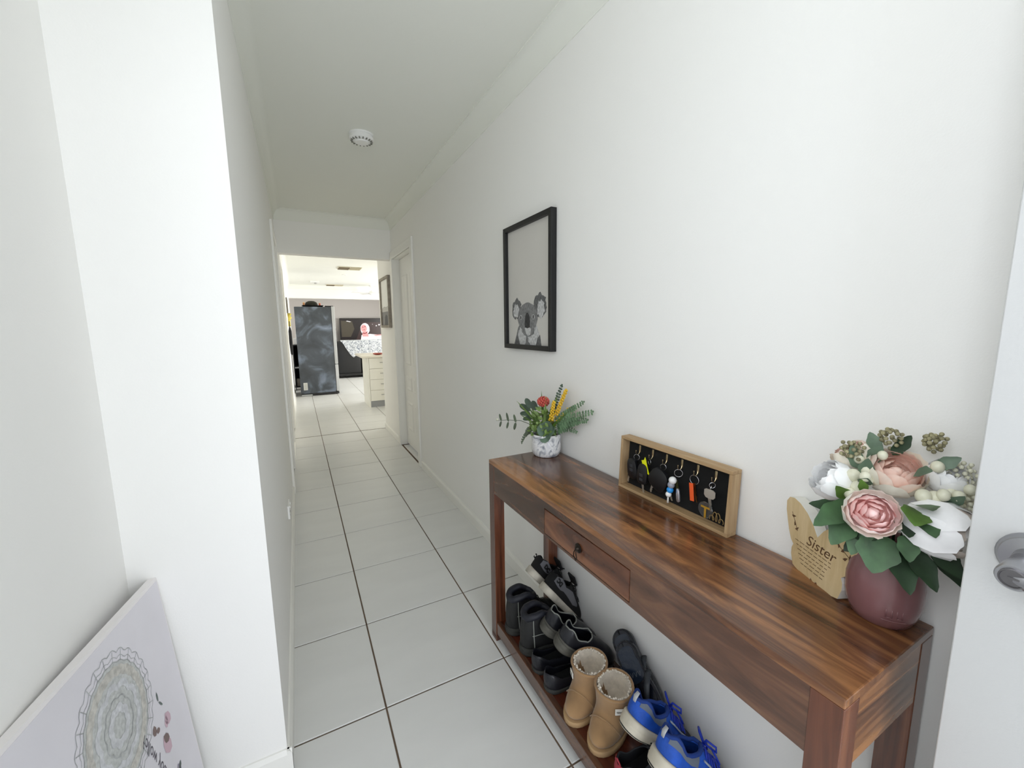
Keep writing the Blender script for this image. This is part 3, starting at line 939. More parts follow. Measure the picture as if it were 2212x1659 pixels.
# grassy blades
gb = [((.69, .08, .9), (.662, .25, .99), .012), ((.69, .09, .9), (.655, .205, .936), .010), ((.70, .08, .9), (.712, .12, 1.048), .014), ((.69, .06, .9), (.70, .066, 1.036), .014),
      ((.69, .07, .9), (.672, .155, .972), .016), ((.70, .06, .9), (.705, .03, 1.0), .012), ((.70, .05, .9), (.735, .03, 1.05), .014), ((.70, .04, .9), (.742, -.04, .99), .010),
      ((.69, .09, .9), (.665, .17, .96), .012), ((.70, .1, .9), (.69, .2, 1.0), .010), ((.70, .06, .9), (.71, .02, .985), .014)]
for i, (bs, tp, w) in enumerate(gb):
    build('leaf', leaf_mb(bs, tp, w, (-.8, -.5, .2), .4, .0, 6, GRASS), G_BR if i % 3 else G_YEL, pt, smooth=True)
# fern fronds along the wall with paired leaflets
def frond(name, p0, p1, n, L, w, mt, arch=.01, up=(-.9, -.3, .3)):
    p0, p1 = Vector(p0), Vector(p1)
    st = [p0.lerp(p1, k / 8) + Vector((0, 0, arch * math.sin(PI * k / 8))) for k in range(9)]
    mb = MB().tube([tuple(v) for v in st], [.0014] * 5 + [.001] * 4, 5)
    e = (p1 - p0).normalized()
    sd = e.cross(Vector(up)).normalized()
    for k in range(n):
        s = .22 + .76 * k / (n - 1)
        c = p0.lerp(p1, s) + Vector((0, 0, arch * math.sin(PI * s)))
        l = L * (1 - .55 * s)
        for sg in (1, -1):
            q = leaf_mb(c, c + sd * (sg * l) + e * (l * .55) - Vector((.006 * R.random(), 0, .002)), w * (1 - .4 * s), up, .1, 0, 3, ROUND)
            mb.add(q.v, q.f)
    q = leaf_mb(p1, p1 + e * L * .4, w * .7, up, .1, 0, 3, ROUND)
    mb.add(q.v, q.f)
    return build(name, mb, mt, pt, smooth=True)
frond('fern_frond', (.715, .05, .90), (.764, -.150, 1.000), 13, .026, .013, G_FERN)
frond('fern_frond', (.715, .04, .89), (.752, -.085, .950), 11, .026, .013, G_FERN, .006)
frond('fern_frond', (.715, .05, .91), (.752, -.060, 1.005), 10, .022, .011, G_FERN, .006)
frond('fern_frond', (.715, .035, .90), (.760, -.125, .965), 13, .026, .013, G_FERN, .012)
frond('fern_frond', (.715, .045, .91), (.758, -.105, 1.03), 12, .022, .012, G_FERN, .006)
frond('fern_frond', (.71, .06, .92), (.742, .014, 1.080), 12, .020, .013, G_DK, 0)
frond('fern_frond', (.715, .03, .885), (.762, -.058, .905), 9, .020, .010, G_FERN, .016)
frond('trailing_sprig', (.665, .105, .890), (.655, .19, .815), 9, .016, .012, OLIVE, .016)
frond('trailing_sprig', (.675, .10, .90), (.65, .15, .86), 8, .018, .012, OLIVE, .012)
# low filler of small lime leaves
fm = MB()
for k in range(190):
    a, r = R.uniform(0, 2 * PI), R.uniform(.008, .068)
    c = at(PC.x - .012 + r * math.cos(a) * .8, PC.y + r * math.sin(a), TZ + R.uniform(.088, .215 - 1.3 * r))
    q = leaf_mb(c, c + at(R.uniform(-.022, .012), R.uniform(-.022, .022), R.uniform(-.002, .02)), .011, (-.6, -.4, .7), .2, 0, 3, ROUND)
    fm.add(q.v, q.f)
o = build('small_foliage', fm, G_YEL, pt, smooth=True)
o['kind'] = 'stuff'
# yellow sprays
def spray(p0, p1, n, r, mt):
    p0, p1 = Vector(p0), Vector(p1)
    mb = MB().tube([tuple(p0), tuple(p1)], .0014, 5)
    for k in range(n):
        s = .25 + .75 * k / n
        a = k * 2.4
        c = p0.lerp(p1, s) + Vector((math.cos(a), math.sin(a), .2)) * (.0075 * (1.15 - s * .6))
        mb.sphere(tuple(c), r * R.uniform(.8, 1.2), 6, 4)
    o = build('flower_spray', mb, mt, pt, smooth=True)
YELF = paint('yellow_blossom', (226, 186, 52), rough=.6)
spray((.715, .04, .92), (.745, -.014, 1.068), 46, .0046, YELF)
spray((.70, .035, .91), (.704, .012, 1.022), 34, .0046, YELF)
spray((.715, .03, .91), (.752, -.03, 1.0), 16, .004, YELF)
m = MB()
for k in range(60):
    z = 1 - 2 * (k + .5) / 60
    a = k * 2.39996
    r = math.sqrt(1 - z * z)
    m.sphere((.700 + .022 * r * math.cos(a), .086 + .022 * r * math.sin(a), 1.008 + .018 * z), .0055, 6, 4)
build('red_flower', m, mat('coral_bloom', (196, 84, 72), .6, var=.15, vscale=60), pt, smooth=True)
build('stem', MB().tube([(.702, .078, .90), (.700, .086, .995)], .0016, 5), G_BR, pt)

# ------------------------------------------------------------------ pink vase and bouquet
VC = Vector((.728, -1.030, TZ))
VASE = mat('pink_ceramic', (130, 90, 92), .25, bump=.05, bscale=40, var=.05, vscale=14, coat=.3)
vs = thing('vase', 'dusty pink ceramic vase at the near end of the console table', 'vase', tuple(VC))
build('body', MB().lathe([(.037, 0), (.042, .003), (.0505, .022), (.0545, .045), (.0545, .075), (.0515, .098), (.0450, .118), (.0395, .130), (.0385, .142), (.041, .150), (.038, .150), (.034, .142), (.034, .10), (1e-6, .09)], 48, tuple(VC)), VASE, vs, smooth=True, angle=50)
def vfn(u, v, d):       # relief letters pressed into the front of the vase
    a = math.atan2(-.62, -.78) + u / .0545
    rr = .0535 + d
    return (VC.x + rr * math.cos(a), VC.y + rr * math.sin(a), TZ + v)
band = MB()
for zz in (.024, .052):
    band.tube([vfn(-.018 + .036 * k / 12, zz, 0) for k in range(13)], .0009, 5)
for ua, ub in ((-.012, -.004), (-.012, -.012), (-.004, -.004), (.003, .011), (.003, .003), (.011, .011)):
    band.tube([vfn(ua, .030, 0), vfn(ub, .046 if ua == ub else .030, 0)], .0009, 5)
build('relief_band', band, VASE, vs, smooth=True)
BSH = Vector((.012, -.006, 0))
bq = thing('bouquet', 'artificial bouquet of white, blush and pink peonies with green leaves in the pink vase', 'flowers', (VC.x, VC.y, TZ + .14))
WORLD[bq.name] = WORLD[bq.name] - BSH
PM = {'pink': [mat('petal_rose', (243, 208, 204), .6, var=.06, vscale=30), mat('petal_blush', (248, 232, 228), .6, var=.05, vscale=30), mat('petal_cream', (250, 242, 234), .6, var=.05, vscale=30)],
      'peach': [mat('petal_peach', (244, 214, 200), .6, var=.06, vscale=30), mat('petal_pale_peach', (246, 226, 214), .6, var=.05, vscale=30), mat('petal_ivory', (247, 240, 226), .6, var=.05, vscale=30)],
      'white': [mat('petal_white', (248, 248, 248), .6, var=.03, vscale=30)] * 3,
      'bud': [mat('petal_warm_white', (232, 228, 226), .6, var=.03, vscale=30), mat('petal_taupe', (214, 202, 192), .6, var=.05, vscale=30), mat('petal_white_outer', (240, 239, 240), .6, var=.04, vscale=30)]}
def petal(c, ax, ang, rad, h, wid, curl, tilt, m):
    """a cupped petal on a sphere-like bloom: ax = the flower's axis"""
    z = Vector(ax).normalized()
    x = z.orthogonal().normalized()
    x = Matrix.Rotation(ang, 3, z) @ x
    y = z.cross(x)
    vs = []
    NU, NV = 5, 5
    for j in range(NV):
        v = j / (NV - 1)
        th = lerp(-1.35, tilt, v)                 # from under the bloom to its opening
        w = wid * math.sin(PI * min(.97, .16 + .72 * v)) ** .7
        for i in range(NU):
            u = (i / (NU - 1) - .5) * 2
            ph = u * w
            rr = rad * (1 + .035 * math.cos(5 * u + ang * 7) * v - .05 * (1 - abs(u)) * 0)
            edge = -.10 * u * u * v * h
            thh = th + edge
            hgt = rr * math.sin(thh) * h
            rad2 = rr * math.cos(thh) * (1 + curl * v ** 3)
            vs.append(Vector(c) + x * (rad2 * math.cos(ph)) + y * (rad2 * math.sin(ph)) + z * hgt)
    fs = [(j * NU + i, j * NU + i + 1, (j + 1) * NU + i + 1, (j + 1) * NU + i) for j in range(NV - 1) for i in range(NU - 1)]
    return MB().add([tuple(p) for p in vs], fs)
def peony(c, ax, r, kind, openness=.55, h=.95, label=None, heart=True):
    ms = PM[kind]
    core = MB().sphere(c, r * .24, 12, 8)
    f = build('peony', core, ms[0], bq, smooth=True)
    if label:
        f['label'] = label
    k = 0
    for ring_, (n, rr, tl, wd, mi) in enumerate([(3, .30, openness + .55, 1.0, 0), (4, .46, openness + .40, .9, 0), (5, .60, openness + .26, .85, 0), (6, .74, openness + .12, .75, 0), (6, .87, openness, .72, 1), (7, 1.0, openness - .18, .66, 2)]):
        for i in range(n):
            pm = petal(c, ax, 2 * PI * i / n + ring_ * .55 + R.uniform(-.12, .12), r * rr * R.uniform(.93, 1.06), h, wd, .02, min(1.25, tl + R.uniform(-.1, .1)), ms[mi])
            o = build('petal', pm, ms[mi], f, smooth=True)
    return f
peony((.592, -1.040, 1.018), (-.80, -.45, .40), .036, 'pink', .52, label='large open pink peony facing the room')
peony((.690, -1.030, 1.064), (-.45, -.35, .75), .044, 'peach', .62, label='peach peony towards the top')
peony((.648, -.958, 1.034), (-.55, .55, .55), .038, 'white', .75, label='white peony on the far side')
peony((.664, -1.098, 1.000), (.25, -.92, -.10), .046, 'bud', .78, 1.05, label='half closed white peony on the near side')
peony((.706, -.965, 1.074), (-.2, .5, .8), .036, 'peach', .7, label='pale peony at the back')
peony((.722, -1.085, 1.066), (-.3, -.4, .8), .030, 'white', .8, label='small white peony behind the berries')
BERRY = mat('cream_berry', (222, 220, 198), .35, var=.06, vscale=60)
def ray_pts(*ps):
    return ps
for (x, y, z), r in [((.645, -.990, 1.054), .0105), ((.662, -1.000, 1.065), .0095), ((.653, -1.004, 1.048), .011), ((.640, -1.000, 1.037), .0105), ((.628, -.995, 1.026), .009),
                     ((.664, -1.075, 1.044), .0105), ((.676, -1.084, 1.042), .0105), ((.705, -1.075, 1.085), .009), ((.70, -1.095, 1.050), .009), ((.690, -1.098, 1.035), .008),
                     ((.715, -1.105, 1.045), .009), ((.684, -1.108, 1.052), .008), ((.700, -1.115, 1.062), .0075), ((.672, -1.095, 1.052), .0085), ((.630, -1.012, 1.062), .008), ((.676, -1.015, 1.092), .0075), ((.725, -1.10, 1.06), .008), ((.672, -.985, 1.078), .008)]:
    b = MB().sphere((x, y, z), r, 12, 8, 1, 1, 1.12)
    o = build('berry', b, BERRY, bq, smooth=True)
SEED = mat('seed_head', (150, 144, 112), .8, var=.25, vscale=120)
for c, r in [((.668, -.975, 1.092), .018), ((.712, -1.010, 1.118), .020), ((.730, -1.060, 1.120), .016), ((.735, -1.095, 1.075), .020), ((.712, -1.118, 1.040), .018), ((.735, -1.12, 1.055), .016)]:
    sd_ = MB()
    for k in range(34):
        z = 1 - 2 * (k + .5) / 34
        a = k * 2.39996
        q_ = math.sqrt(1 - z * z)
        rr = r * R.uniform(.5, 1)
        sd_.sphere((c[0] + rr * q_ * math.cos(a), c[1] + rr * q_ * math.sin(a), c[2] + rr * z * 1.1), .0036, 6, 4)
    build('seed_head', sd_, SEED if c[1] > -1.09 else BERRY, bq, smooth=True)
LV_D, LV_M, LV_L, LV_G = leafmat('peony_leaf_dark', (36, 58, 34), .25), leafmat('peony_leaf', (62, 92, 58), .22), leafmat('peony_leaf_light', (92, 124, 54), .2), leafmat('leaf_grey_green', (100, 122, 100), .15)
BL = [((.645, -1.005, 1.045), (.618, -1.020, 1.066), .020, (-.8, -.4, .4), LV_G), ((.690, -1.09, 1.03), (.668, -1.118, 1.062), .020, (-.6, -.6, .5), LV_G), ((.67, -1.06, 1.075), (.652, -1.085, 1.092), .022, (-.6, -.5, .6), LV_G), ((.70, -1.0, 1.09), (.700, -.985, 1.125), .022, (-.7, -.3, .5), LV_G), ((.62, -.995, .995), (.572, -.96, 1.01), .026, (-.6, -.2, .7), LV_D), ((.64, -1.03, .97), (.615, -1.0, .93), .032, (-.8, -.2, .3), LV_D),
      ((.630, -1.000, 1.010), (.540, -.985, .990), .036, (-.5, -.5, .8), LV_M), ((.620, -1.005, 1.000), (.568, -1.000, .955), .040, (-.8, -.4, .4), LV_M),
      ((.615, -1.020, .985), (.590, -1.020, .940), .030, (-.9, -.3, .2), LV_M), ((.628, -1.040, .975), (.590, -1.050, .925), .056, (-.8, -.5, .3), LV_M),
      ((.650, -1.050, .960), (.612, -1.090, .905), .040, (-.7, -.7, .2), LV_D), ((.655, -1.065, .965), (.635, -1.112, .915), .034, (-.6, -.7, .3), LV_D),
      ((.630, -1.070, .985), (.610, -1.085, .955), .028, (-.7, -.6, .5), LV_M), ((.700, -1.075, .960), (.690, -1.130, .910), .036, (-.4, -.8, .2), LV_D),
      ((.636, -1.075, 1.030), (.586, -1.092, 1.024), .036, (-.6, -.5, .8), LV_L), ((.636, -1.075, 1.036), (.602, -1.104, 1.048), .036, (-.6, -.5, .8), LV_M),
      ((.636, -1.078, 1.028), (.606, -1.110, 1.008), .034, (-.6, -.5, .8), LV_M), ((.640, -1.06, 1.01), (.606, -1.082, .995), .03, (-.7, -.6, .4), LV_D),
      ((.640, -.990, 1.010), (.600, -.985, 1.045), .022, (-.8, -.3, .3), LV_L), ((.640, -1.010, 1.030), (.622, -1.010, 1.060), .014, (-.8, -.4, .2), LV_L),
      ((.660, -1.0, 1.05), (.652, -1.005, 1.09), .022, (-.8, -.3, .4), LV_G), ((.672, -.985, 1.06), (.665, -.975, 1.105), .022, (-.8, -.2, .4), LV_G), ((.68, -1.0, 1.075), (.68, -1.01, 1.11), .024, (-.7, -.4, .5), LV_G),
      ((.69, -.98, 1.02), (.68, -.915, 1.02), .026, (-.5, .2, .8), LV_D), ((.70, -1.02, 1.09), (.735, -1.03, 1.125), .02, (-.6, -.4, .6), LV_D), ((.71, -1.07, 1.08), (.725, -1.095, 1.105), .02, (-.5, -.6, .6), LV_G),
      ((.635, -1.03, .985), (.60, -1.02, .965), .034, (-.8, -.4, .3), LV_D), ((.66, -1.09, .975), (.655, -1.13, .94), .034, (-.5, -.8, .2), LV_D),
      ((.70, -.97, .98), (.68, -.92, .965), .03, (-.5, .4, .7), LV_D), ((.66, -1.0, 1.0), (.62, -.985, .975), .03, (-.7, -.2, .5), LV_D)]
for bs, tp, w, up, mt in BL:
    build('leaf', leaf_mb(bs, tp, w, up, .25, .05, 11, PEONY), mt, bq, smooth=True)
st = MB()
for tx, ty, tz in [(.600, -1.03, 1.0), (.69, -1.025, 1.05), (.655, -.965, 1.01), (.672, -1.07, .99), (.706, -.968, 1.05), (.718, -1.075, 1.05), (.655, -1.0, 1.04), (.67, -1.08, 1.03)]:
    st.tube([(VC.x + (tx - VC.x) * .12, VC.y + (ty - VC.y) * .12, TZ + .095), (VC.x + (tx - VC.x) * .3, VC.y + (ty - VC.y) * .3, TZ + .17), (tx, ty, tz)], .0022, 6)
for k, tri in enumerate(range(1)):
    build('stem', st, LV_D, bq, smooth=True)

# ------------------------------------------------------------------ butterfly plaque
BO, BT, BN = Vector((.741, -.895, TZ)), Vector((-.419, -.908, 0)), Vector((.908, -.419, 0))
def bfn(u, v, d):
    return tuple(BO + BT * u + BN * d + Vector((0, 0, v)))
half = [(.027, .098), (.040, .118), (.058, .136), (.078, .148), (.096, .153), (.110, .150), (.118, .138), (.117, .118), (.111, .096), (.105, .076), (.097, .058), (.089, .050),
        (.093, .040), (.093, .026), (.086, .004), (.072, 0), (.056, .0005), (.037, .0), (.034, .004), (.030, .0)]
outl = half + [(.054 - u, v) for u, v in reversed(half) if u != .027]
pq = thing('butterfly_plaque', 'butterfly-shaped pine plaque headed Sister, standing between key box and pink vase', 'plaque', tuple(BO + BT * .03))
pb = MB().prism(outl, bfn, 0, .024)
pb.mi = [1 if len(f) > 4 and i == 0 else 0 for i, f in enumerate(pb.f)]
pb.mi = [0] * len(pb.f)
pb.mi[0] = 1
build('block', pb, [paint('plaque_white_edge', (228, 226, 218), rough=.6), PINE], pq)
INK = paint('burnt_brown', (92, 64, 40), rough=.7)
build('lettering', text_mb('Sister', .032, lambda x, y, d: bfn(-.001 + x, .070 + y - x * .02, d), -.0004, shear=.3), INK, pq)
sq = MB()
for l in range(6):
    v = .064 - l * .0088
    x = -.030 + .004 * l
    while x < .062 - .003 * l:
        w = R.uniform(.006, .013)
        pts = [(x + w * k / 8, v + .0012 * math.sin(k * 2.4 + l) - (x + .03) * .02) for k in range(9)]
        for (ua, va), (ub, vb) in zip(pts, pts[1:]):
            sq.add([bfn(ua, va, -.0004), bfn(ub, vb, -.0004), bfn(ub, vb + .0013, -.0004), bfn(ua, va + .0013, -.0004)], [(0, 1, 2, 3)])
        x += w + .003
o = build('fine_lettering', sq, INK, pq)
o['kind'] = 'stuff'
vn = MB()
for u, v, a in [(-.040, .112, .4), (-.034, .098, 1.8), (-.028, .088, .9), (.098, .112, .5), (.088, .104, 1.2), (.078, .110, 2.0), (.104, .098, 1.6), (.094, .090, .8)]:
    vn.add([bfn(u + math.cos(a + q_) * r_, v + math.sin(a + q_) * r_, -.0004) for q_, r_ in ((0, .008), (1.2, .003), (2.6, .006), (4.0, .003))], [(0, 1, 2, 3)])
for (ua, va), (ub, vb) in [((-.046, .12), (-.026, .084)), ((.07, .112), (.108, .094))]:
    vn.add([bfn(ua, va, -.0003), bfn(ub, vb, -.0003), bfn(ub + .001, vb + .001, -.0003), bfn(ua + .001, va + .001, -.0003)], [(0, 1, 2, 3)])
o = build('vine_print', vn, INK, pq)
o['kind'] = 'stuff'

# ------------------------------------------------------------------ footwear
def frame_mat(toe, up, loc):
    """toe = local +x, up = local +z"""
    x = Vector(toe).normalized()
    z = Vector(up)
    z = (z - x * z.dot(x)).normalized()
    y = z.cross(x)
    m = Matrix((x, y, z)).transposed()
    return m
def outline_w(s, W, heel=.80, toe_e=.5):
    w = W / 2 * (interp([(0, heel), (.30, heel * .96), (.66, 1.0), (1, .95)], s))
    if s < .16:
        w *= math.sqrt(max(0, 1 - ((.16 - s) / .16) ** 2))
    if s > .74:
        w *= max(0, 1 - ((s - .74) / .26) ** 2.3) ** toe_e
    return w
def stations(n):
    return [.5 - .5 * math.cos(PI * i / (n - 1)) for i in range(n)]
class Shoe:
    def __init__(s, L, W, prof, so, yo, ts, bulge=.006, toe_e=.5, cant=.0):
        s.L, s.W, s.prof, s.so, s.yo, s.ts, s.bulge, s.toe_e, s.cant = L, W, prof, so, yo, ts, bulge, toe_e, cant
    def tz(s, t):
        return interp(s.ts, t)
    def H(s, t):
        h = interp(s.prof, t)
        if t > .9:
            b = s.tz(t)
            h = b + (h - b) * (.35 + .65 * math.sqrt(max(0, 1 - ((t - .9) / .1) ** 2)))
        return h
    def yt(s, t):
        if t >= s.so:
            return 0
        k = t / s.so
        return min(outline_w(t, s.W, toe_e=s.toe_e) * .80, s.yo * max(0, 1 - abs(2 * (k ** .75) - 1) ** 2.6) ** .5)
    def pt(s, t, a, side):
        w, y0, b, h = outline_w(t, s.W, toe_e=s.toe_e), s.yt(t), s.tz(t), s.H(t)
        y = y0 + (w - y0) * max(0, 1 - a ** 2.3) ** .62
        back = -s.bulge * math.sin(PI * min(1, a * .9)) * max(0, 1 - t / .18) + s.cant * a * max(0, 1 - t / .3)
        return Vector((t * s.L + back, side * y, b + (h - b) * a))
    def upper(s, n=25, na=8, thick=.004):
        st = stations(n)
        st = sorted(set(st + [s.so, s.so + .004]))
        mb = MB()
        for side in (1, -1):
            vs = [s.pt(t, k / na, side) for t in st for k in range(na + 1)]
            fs = []
            for i in range(len(st) - 1):
                for k in range(na):
                    a = i * (na + 1) + k
                    q = (a, a + 1, a + na + 2, a + na + 1)
                    fs.append(q if side > 0 else q[::-1])
            mb.add([tuple(v) for v in vs], fs)
        return mb
    def topline(s, off=0.0):
        t = [s.so * k / 16 for k in range(17)]
        return [tuple(s.pt(x, 1, 1) + Vector((0, 0, off))) for x in t[::-1]] + [tuple(s.pt(x, 1, -1) + Vector((0, 0, off))) for x in t[1:]]
    def loop(s, k, z, n=25, x0=0.0):
        st = stations(n)
        l = [(x0 + s.L * (.5 + (t - .5) * k[0]), outline_w(t, s.W, toe_e=s.toe_e) * k[1] + k[2], z(t)) for t in st]
        return l + [(x, -y, q) for x, y, q in l[::-1]]
    def sole(s, flare=.003, groove=True):
        mb = MB()
        lv = [(0, .0), (.15, .6), (.42, 1), (.5, .55), (.58, 1), (.9, .8), (1.0, .4)] if groove else [(0, .2), (.2, 1), (.85, 1), (1, .5)]
        rings = [s.loop((1.02 + f * flare * 3, 1.0, .0005 + flare * f), lambda t, q=q: s.tz(t) * q + (.006 * max(0, (t - .8) / .2) ** 2) * (1 - q)) for q, f in lv]
        mb.rings(rings)
        return mb
    def surf_line(s, pts, r, side=None):
        """a thin piping on the surface along (t, a, side) points"""
        return MB().tube([tuple(s.pt(t, a, sd) + Vector((0, sd * .0015, .001))) for t, a, sd in pts], r, 5)
def add_shell(root, name, mb, m, thick=.0035, sub=1):
    o = build(name, mb, m, root, smooth=True, local=True, merge=True)
    me = o.data
    acc = sum(p.normal.y * p.center.y * p.area for p in me.polygons)
    if acc < 0:
        me.flip_normals()
    md = o.modifiers.new('thickness', 'SOLIDIFY')
    md.thickness = thick
    md.offset = -1
    if sub:
        sd = o.modifiers.new('smooth', 'SUBSURF')
        sd.levels = sd.render_levels = sub
    return o
def insole(root, sh, m, z=.003):
    mb = MB()
    l = sh.loop((.95, .9, 0), lambda t: sh.tz(t) + z)
    mb.add(l, [tuple(range(len(l)))])
    return build('insole', mb, m, root, smooth=False, local=True, merge=True)
LEATHER = mat('black_leather', (25, 26, 32), .38, bump=.25, bscale=220)
LEATHER_D = mat('dusty_black_leather', (29, 29, 29), .6, bump=.3, bscale=180, var=.25, vscale=20)
NUB = mat('black_nubuck', (12, 12, 13), .9, bump=.2, bscale=300)
DARKIN = mat('dark_lining', (8, 8, 9), .95)
PADC = mat('padded_collar', (26, 28, 38), .55, bump=.2, bscale=150)
PIPING = mat('grey_piping', (132, 134, 128), .6)
SOLE_G = mat('grey_rubber', (84, 82, 75), .75, bump=.3, bscale=120, var=.15, vscale=20)
SOLE_DG = mat('dark_rubber', (50, 50, 47), .8, bump=.3, bscale=120, var=.2, vscale=20)
SOLE_W = mat('worn_white_rubber', (196, 190, 176), .65, var=.14, vscale=24)
def pair(maker, name, group, a, b):
    """build a shoe at placement a, then copy it mirrored to placement b"""
    la, ma, loca = a
    r = maker(name, la, ma, loca, group)
    lb, mb_, locb = b
    copy_tree(r, locb, lb, mb_, -1, group)
    return r
# black work boots
def work_boot(name, label, m, loc, group):
    t = thing(name, label, 'boot', loc, m, group)
    s = Shoe(.285, .100, [(0, .158), (.10, .168), (.22, .172), (.40, .150), (.44, .135), (.58, .088), (.8, .074), (1, .052)], .42, .040, [(0, .030), (.32, .027), (.5, .018), (1, .020)], .008, cant=.012)
    add_shell(t, 'upper', s.upper(), LEATHER_D, .004)
    build('sole', s.sole(.003), SOLE_DG, t, smooth=True, local=True)
    insole(t, s, DARKIN)
    col = s.topline(-.010)
    build('padded_collar', MB().tube([(x * 1.0 + .004, y * 1.03, z) for x, y, z in col], [.010 + .004 * math.sin(PI * k / (len(col) - 1)) for k in range(len(col))], 10), PADC, t, smooth=True, local=True)
    for sd in (1, -1):
        build('piping', s.surf_line([(.10 + .03 * (1 - a), a, sd) for a in [k / 10 * .86 for k in range(11)]], .0022), PIPING, t, smooth=True, local=True)
    build('piping', s.surf_line([(.10 + .02 * k, .40 - .004 * k, -1) for k in range(12)], .0016), PIPING, t, smooth=True, local=True)
    build('piping', s.surf_line([(.10 + .02 * k, .40 - .004 * k, 1) for k in range(12)], .0016), PIPING, t, smooth=True, local=True)
    lc = MB()
    for k in range(5):
        tt = .46 + .045 * k
        lc.tube([tuple(s.pt(tt, a, sd) + Vector((0, 0, .003))) for sd, a in ((1, .80), (1, .92), (1, 1), (-1, .92), (-1, .80))], .0022, 6)
    build('laces', lc, BLACKP, t, smooth=True, local=True)
    return t
flat = frame_mat((1, 0, 0), (0, 0, 1), None)
pair(work_boot, 'work_boot', 'black work boots', ('black padded work boot standing against the far table leg', flat, (.488, .024, SHZ)),
     ('black padded work boot standing second from the far table leg', frame_mat((1, -.03, 0), (0, 0, 1), None), (.489, -.094, SHZ)))
# black and grey skate shoes, stood on their toes against the wall
def skate_shoe(name, label, m, loc, group):
    t = thing(name, label, 'shoe', loc, m, group)
    s = Shoe(.262, .096, [(0, .085), (.10, .092), (.28, .080), (.42, .105), (.46, .108), (.62, .080), (.82, .062), (1, .045)], .42, .032, [(0, .030), (.5, .026), (1, .022)])
    add_shell(t, 'upper', s.upper(), NUB, .005)
    build('sole', s.sole(.003, False), SOLE_W, t, smooth=True, local=True)
    insole(t, s, DARKIN)
    GREY = mat('grey_suede', (98, 98, 102), .85, bump=.2, bscale=200)
    for sd in (1, -1):
        # grey side panel sweeping from the heel patch to the eyelets
        low = [(.03, .52), (.10, .36), (.17, .36), (.25, .50), (.34, .40), (.44, .26), (.54, .22), (.64, .40)]
        high = [(.03, .90), (.10, .95), (.17, .90), (.25, .86), (.34, .80), (.44, .66), (.54, .60), (.64, .56)]
        mb = MB()
        n = len(low)
        off = Vector((0, sd * .0022, .0006))
        mb.add([tuple(s.pt(a, b_, sd) + off) for a, b_ in low] + [tuple(s.pt(a, (b_ + c_) / 2, sd) + off * 1.3) for (a, b_), (_, c_) in zip(low, high)] + [tuple(s.pt(a, b_, sd) + off) for a, b_ in high],
               [(k, k + 1, n + k + 1, n + k) for k in range(n - 1)] + [(n + k, n + k + 1, 2 * n + k + 1, 2 * n + k) for k in range(n - 1)])
        p_ = build('side_panel', mb, GREY, t, smooth=True, local=True)
        o_ = s.pt(.10, .66, sd)
        oo = s.pt(.16, .64, sd)
        ax = (oo - o_).normalized()
        az = Vector((0, 0, 1))
        nn = Vector((0, sd, 0))
        fnn = lambda x, y, d: tuple(o_ + ax * (x * sd * -1 + (.012 if sd > 0 else -.006)) + az * (y - .009) + nn * (.0052 + d))
        lg = text_mb('DC', .023, fnn, 0, bold=.0016)
        build('logo', lg, BLACKP, p_, local=True)
    lc = MB()
    for k in range(5):
        tt = .47 + .05 * k
        lc.tube([tuple(s.pt(tt, a, sd) + Vector((0, 0, .004))) for sd, a in ((1, .74), (1, .9), (1, 1), (-1, .9), (-1, .74))], .0035, 6, flat=.5)
    lc.tube([tuple(s.pt(.50, 1, 1) + Vector((x, y, z))) for x, y, z in ((0, 0, .004), (.01, .02, .022), (.03, .028, .016), (.045, .02, .004))], .0025, 6)
    lc.tube([tuple(s.pt(.50, 1, -1) + Vector((x, y, z))) for x, y, z in ((0, 0, .004), (.01, -.02, .020), (.035, -.03, .010), (.06, -.035, -.01))], .0025, 6)
    build('laces', lc, BLACKP, t, smooth=True, local=True)
    build('tongue', MB().rings([[(s.L * .40 + x, y, .098 + z) for x, y, z in ((-.02, .022, .022), (-.02, -.022, .022), (.02, -.02, .008), (.02, .02, .008))], [(s.L * .40 + x, y, .098 + z) for x, y, z in ((-.022, .022, .030), (-.022, -.022, .030), (.02, -.02, .014), (.02, .02, .014))]]), NUB, t, local=True)
    return t
def stance(p, yawd=0.0, rolld=0.0):
    """toe towards the wall, pitched down by p degrees"""
    p, y = math.radians(p), math.radians(yawd)
    toe = Vector((math.cos(p) * math.cos(y), math.cos(p) * math.sin(y), -math.sin(p)))
    up = Vector((math.sin(p), 0, math.cos(p)))
    m = frame_mat(toe, up, None)
    return m @ Matrix.Rotation(math.radians(rolld), 3, 'X')
pair(skate_shoe, 'skate_shoe', 'black skate shoes', ('black and grey skate shoe with white sole, propped beside far back table leg', stance(50), (.606, .062, .288)),
     ('black and grey skate shoe with white sole, propped nearer than its pair', stance(50), (.612, -.036, .268)))
# black clogs with thick grey soles, heels up
def clog(name, label, m, loc, group):
    t = thing(name, label, 'shoe', loc, m, group)
    s = Shoe(.245, .094, [(0, .082), (.06, .090), (.22, .066), (.36, .072), (.42, .088), (.62, .076), (.82, .062), (1, .046)], .44, .041, [(0, .032), (.35, .026), (.6, .022), (1, .020)])
    add_shell(t, 'upper', s.upper(), LEATHER, .0035)
    build('sole', s.sole(.004), SOLE_G, t, smooth=True, local=True)
    insole(t, s, DARKIN)
    build('collar_trim', MB().tube(s.topline(0), .0024, 6), PIPING, t, smooth=True, local=True)
    hc = MB().tube([tuple(s.pt(tt, .08, sd) + Vector((-.001, sd * .002, 0))) for tt, sd in ((.30, 1), (.2, 1), (.1, 1), (.04, 1), (0, 1), (.04, -1), (.1, -1), (.2, -1), (.3, -1))], .004, 6)
    build('heel_rand', hc, SOLE_G, t, smooth=True, local=True)
    return t
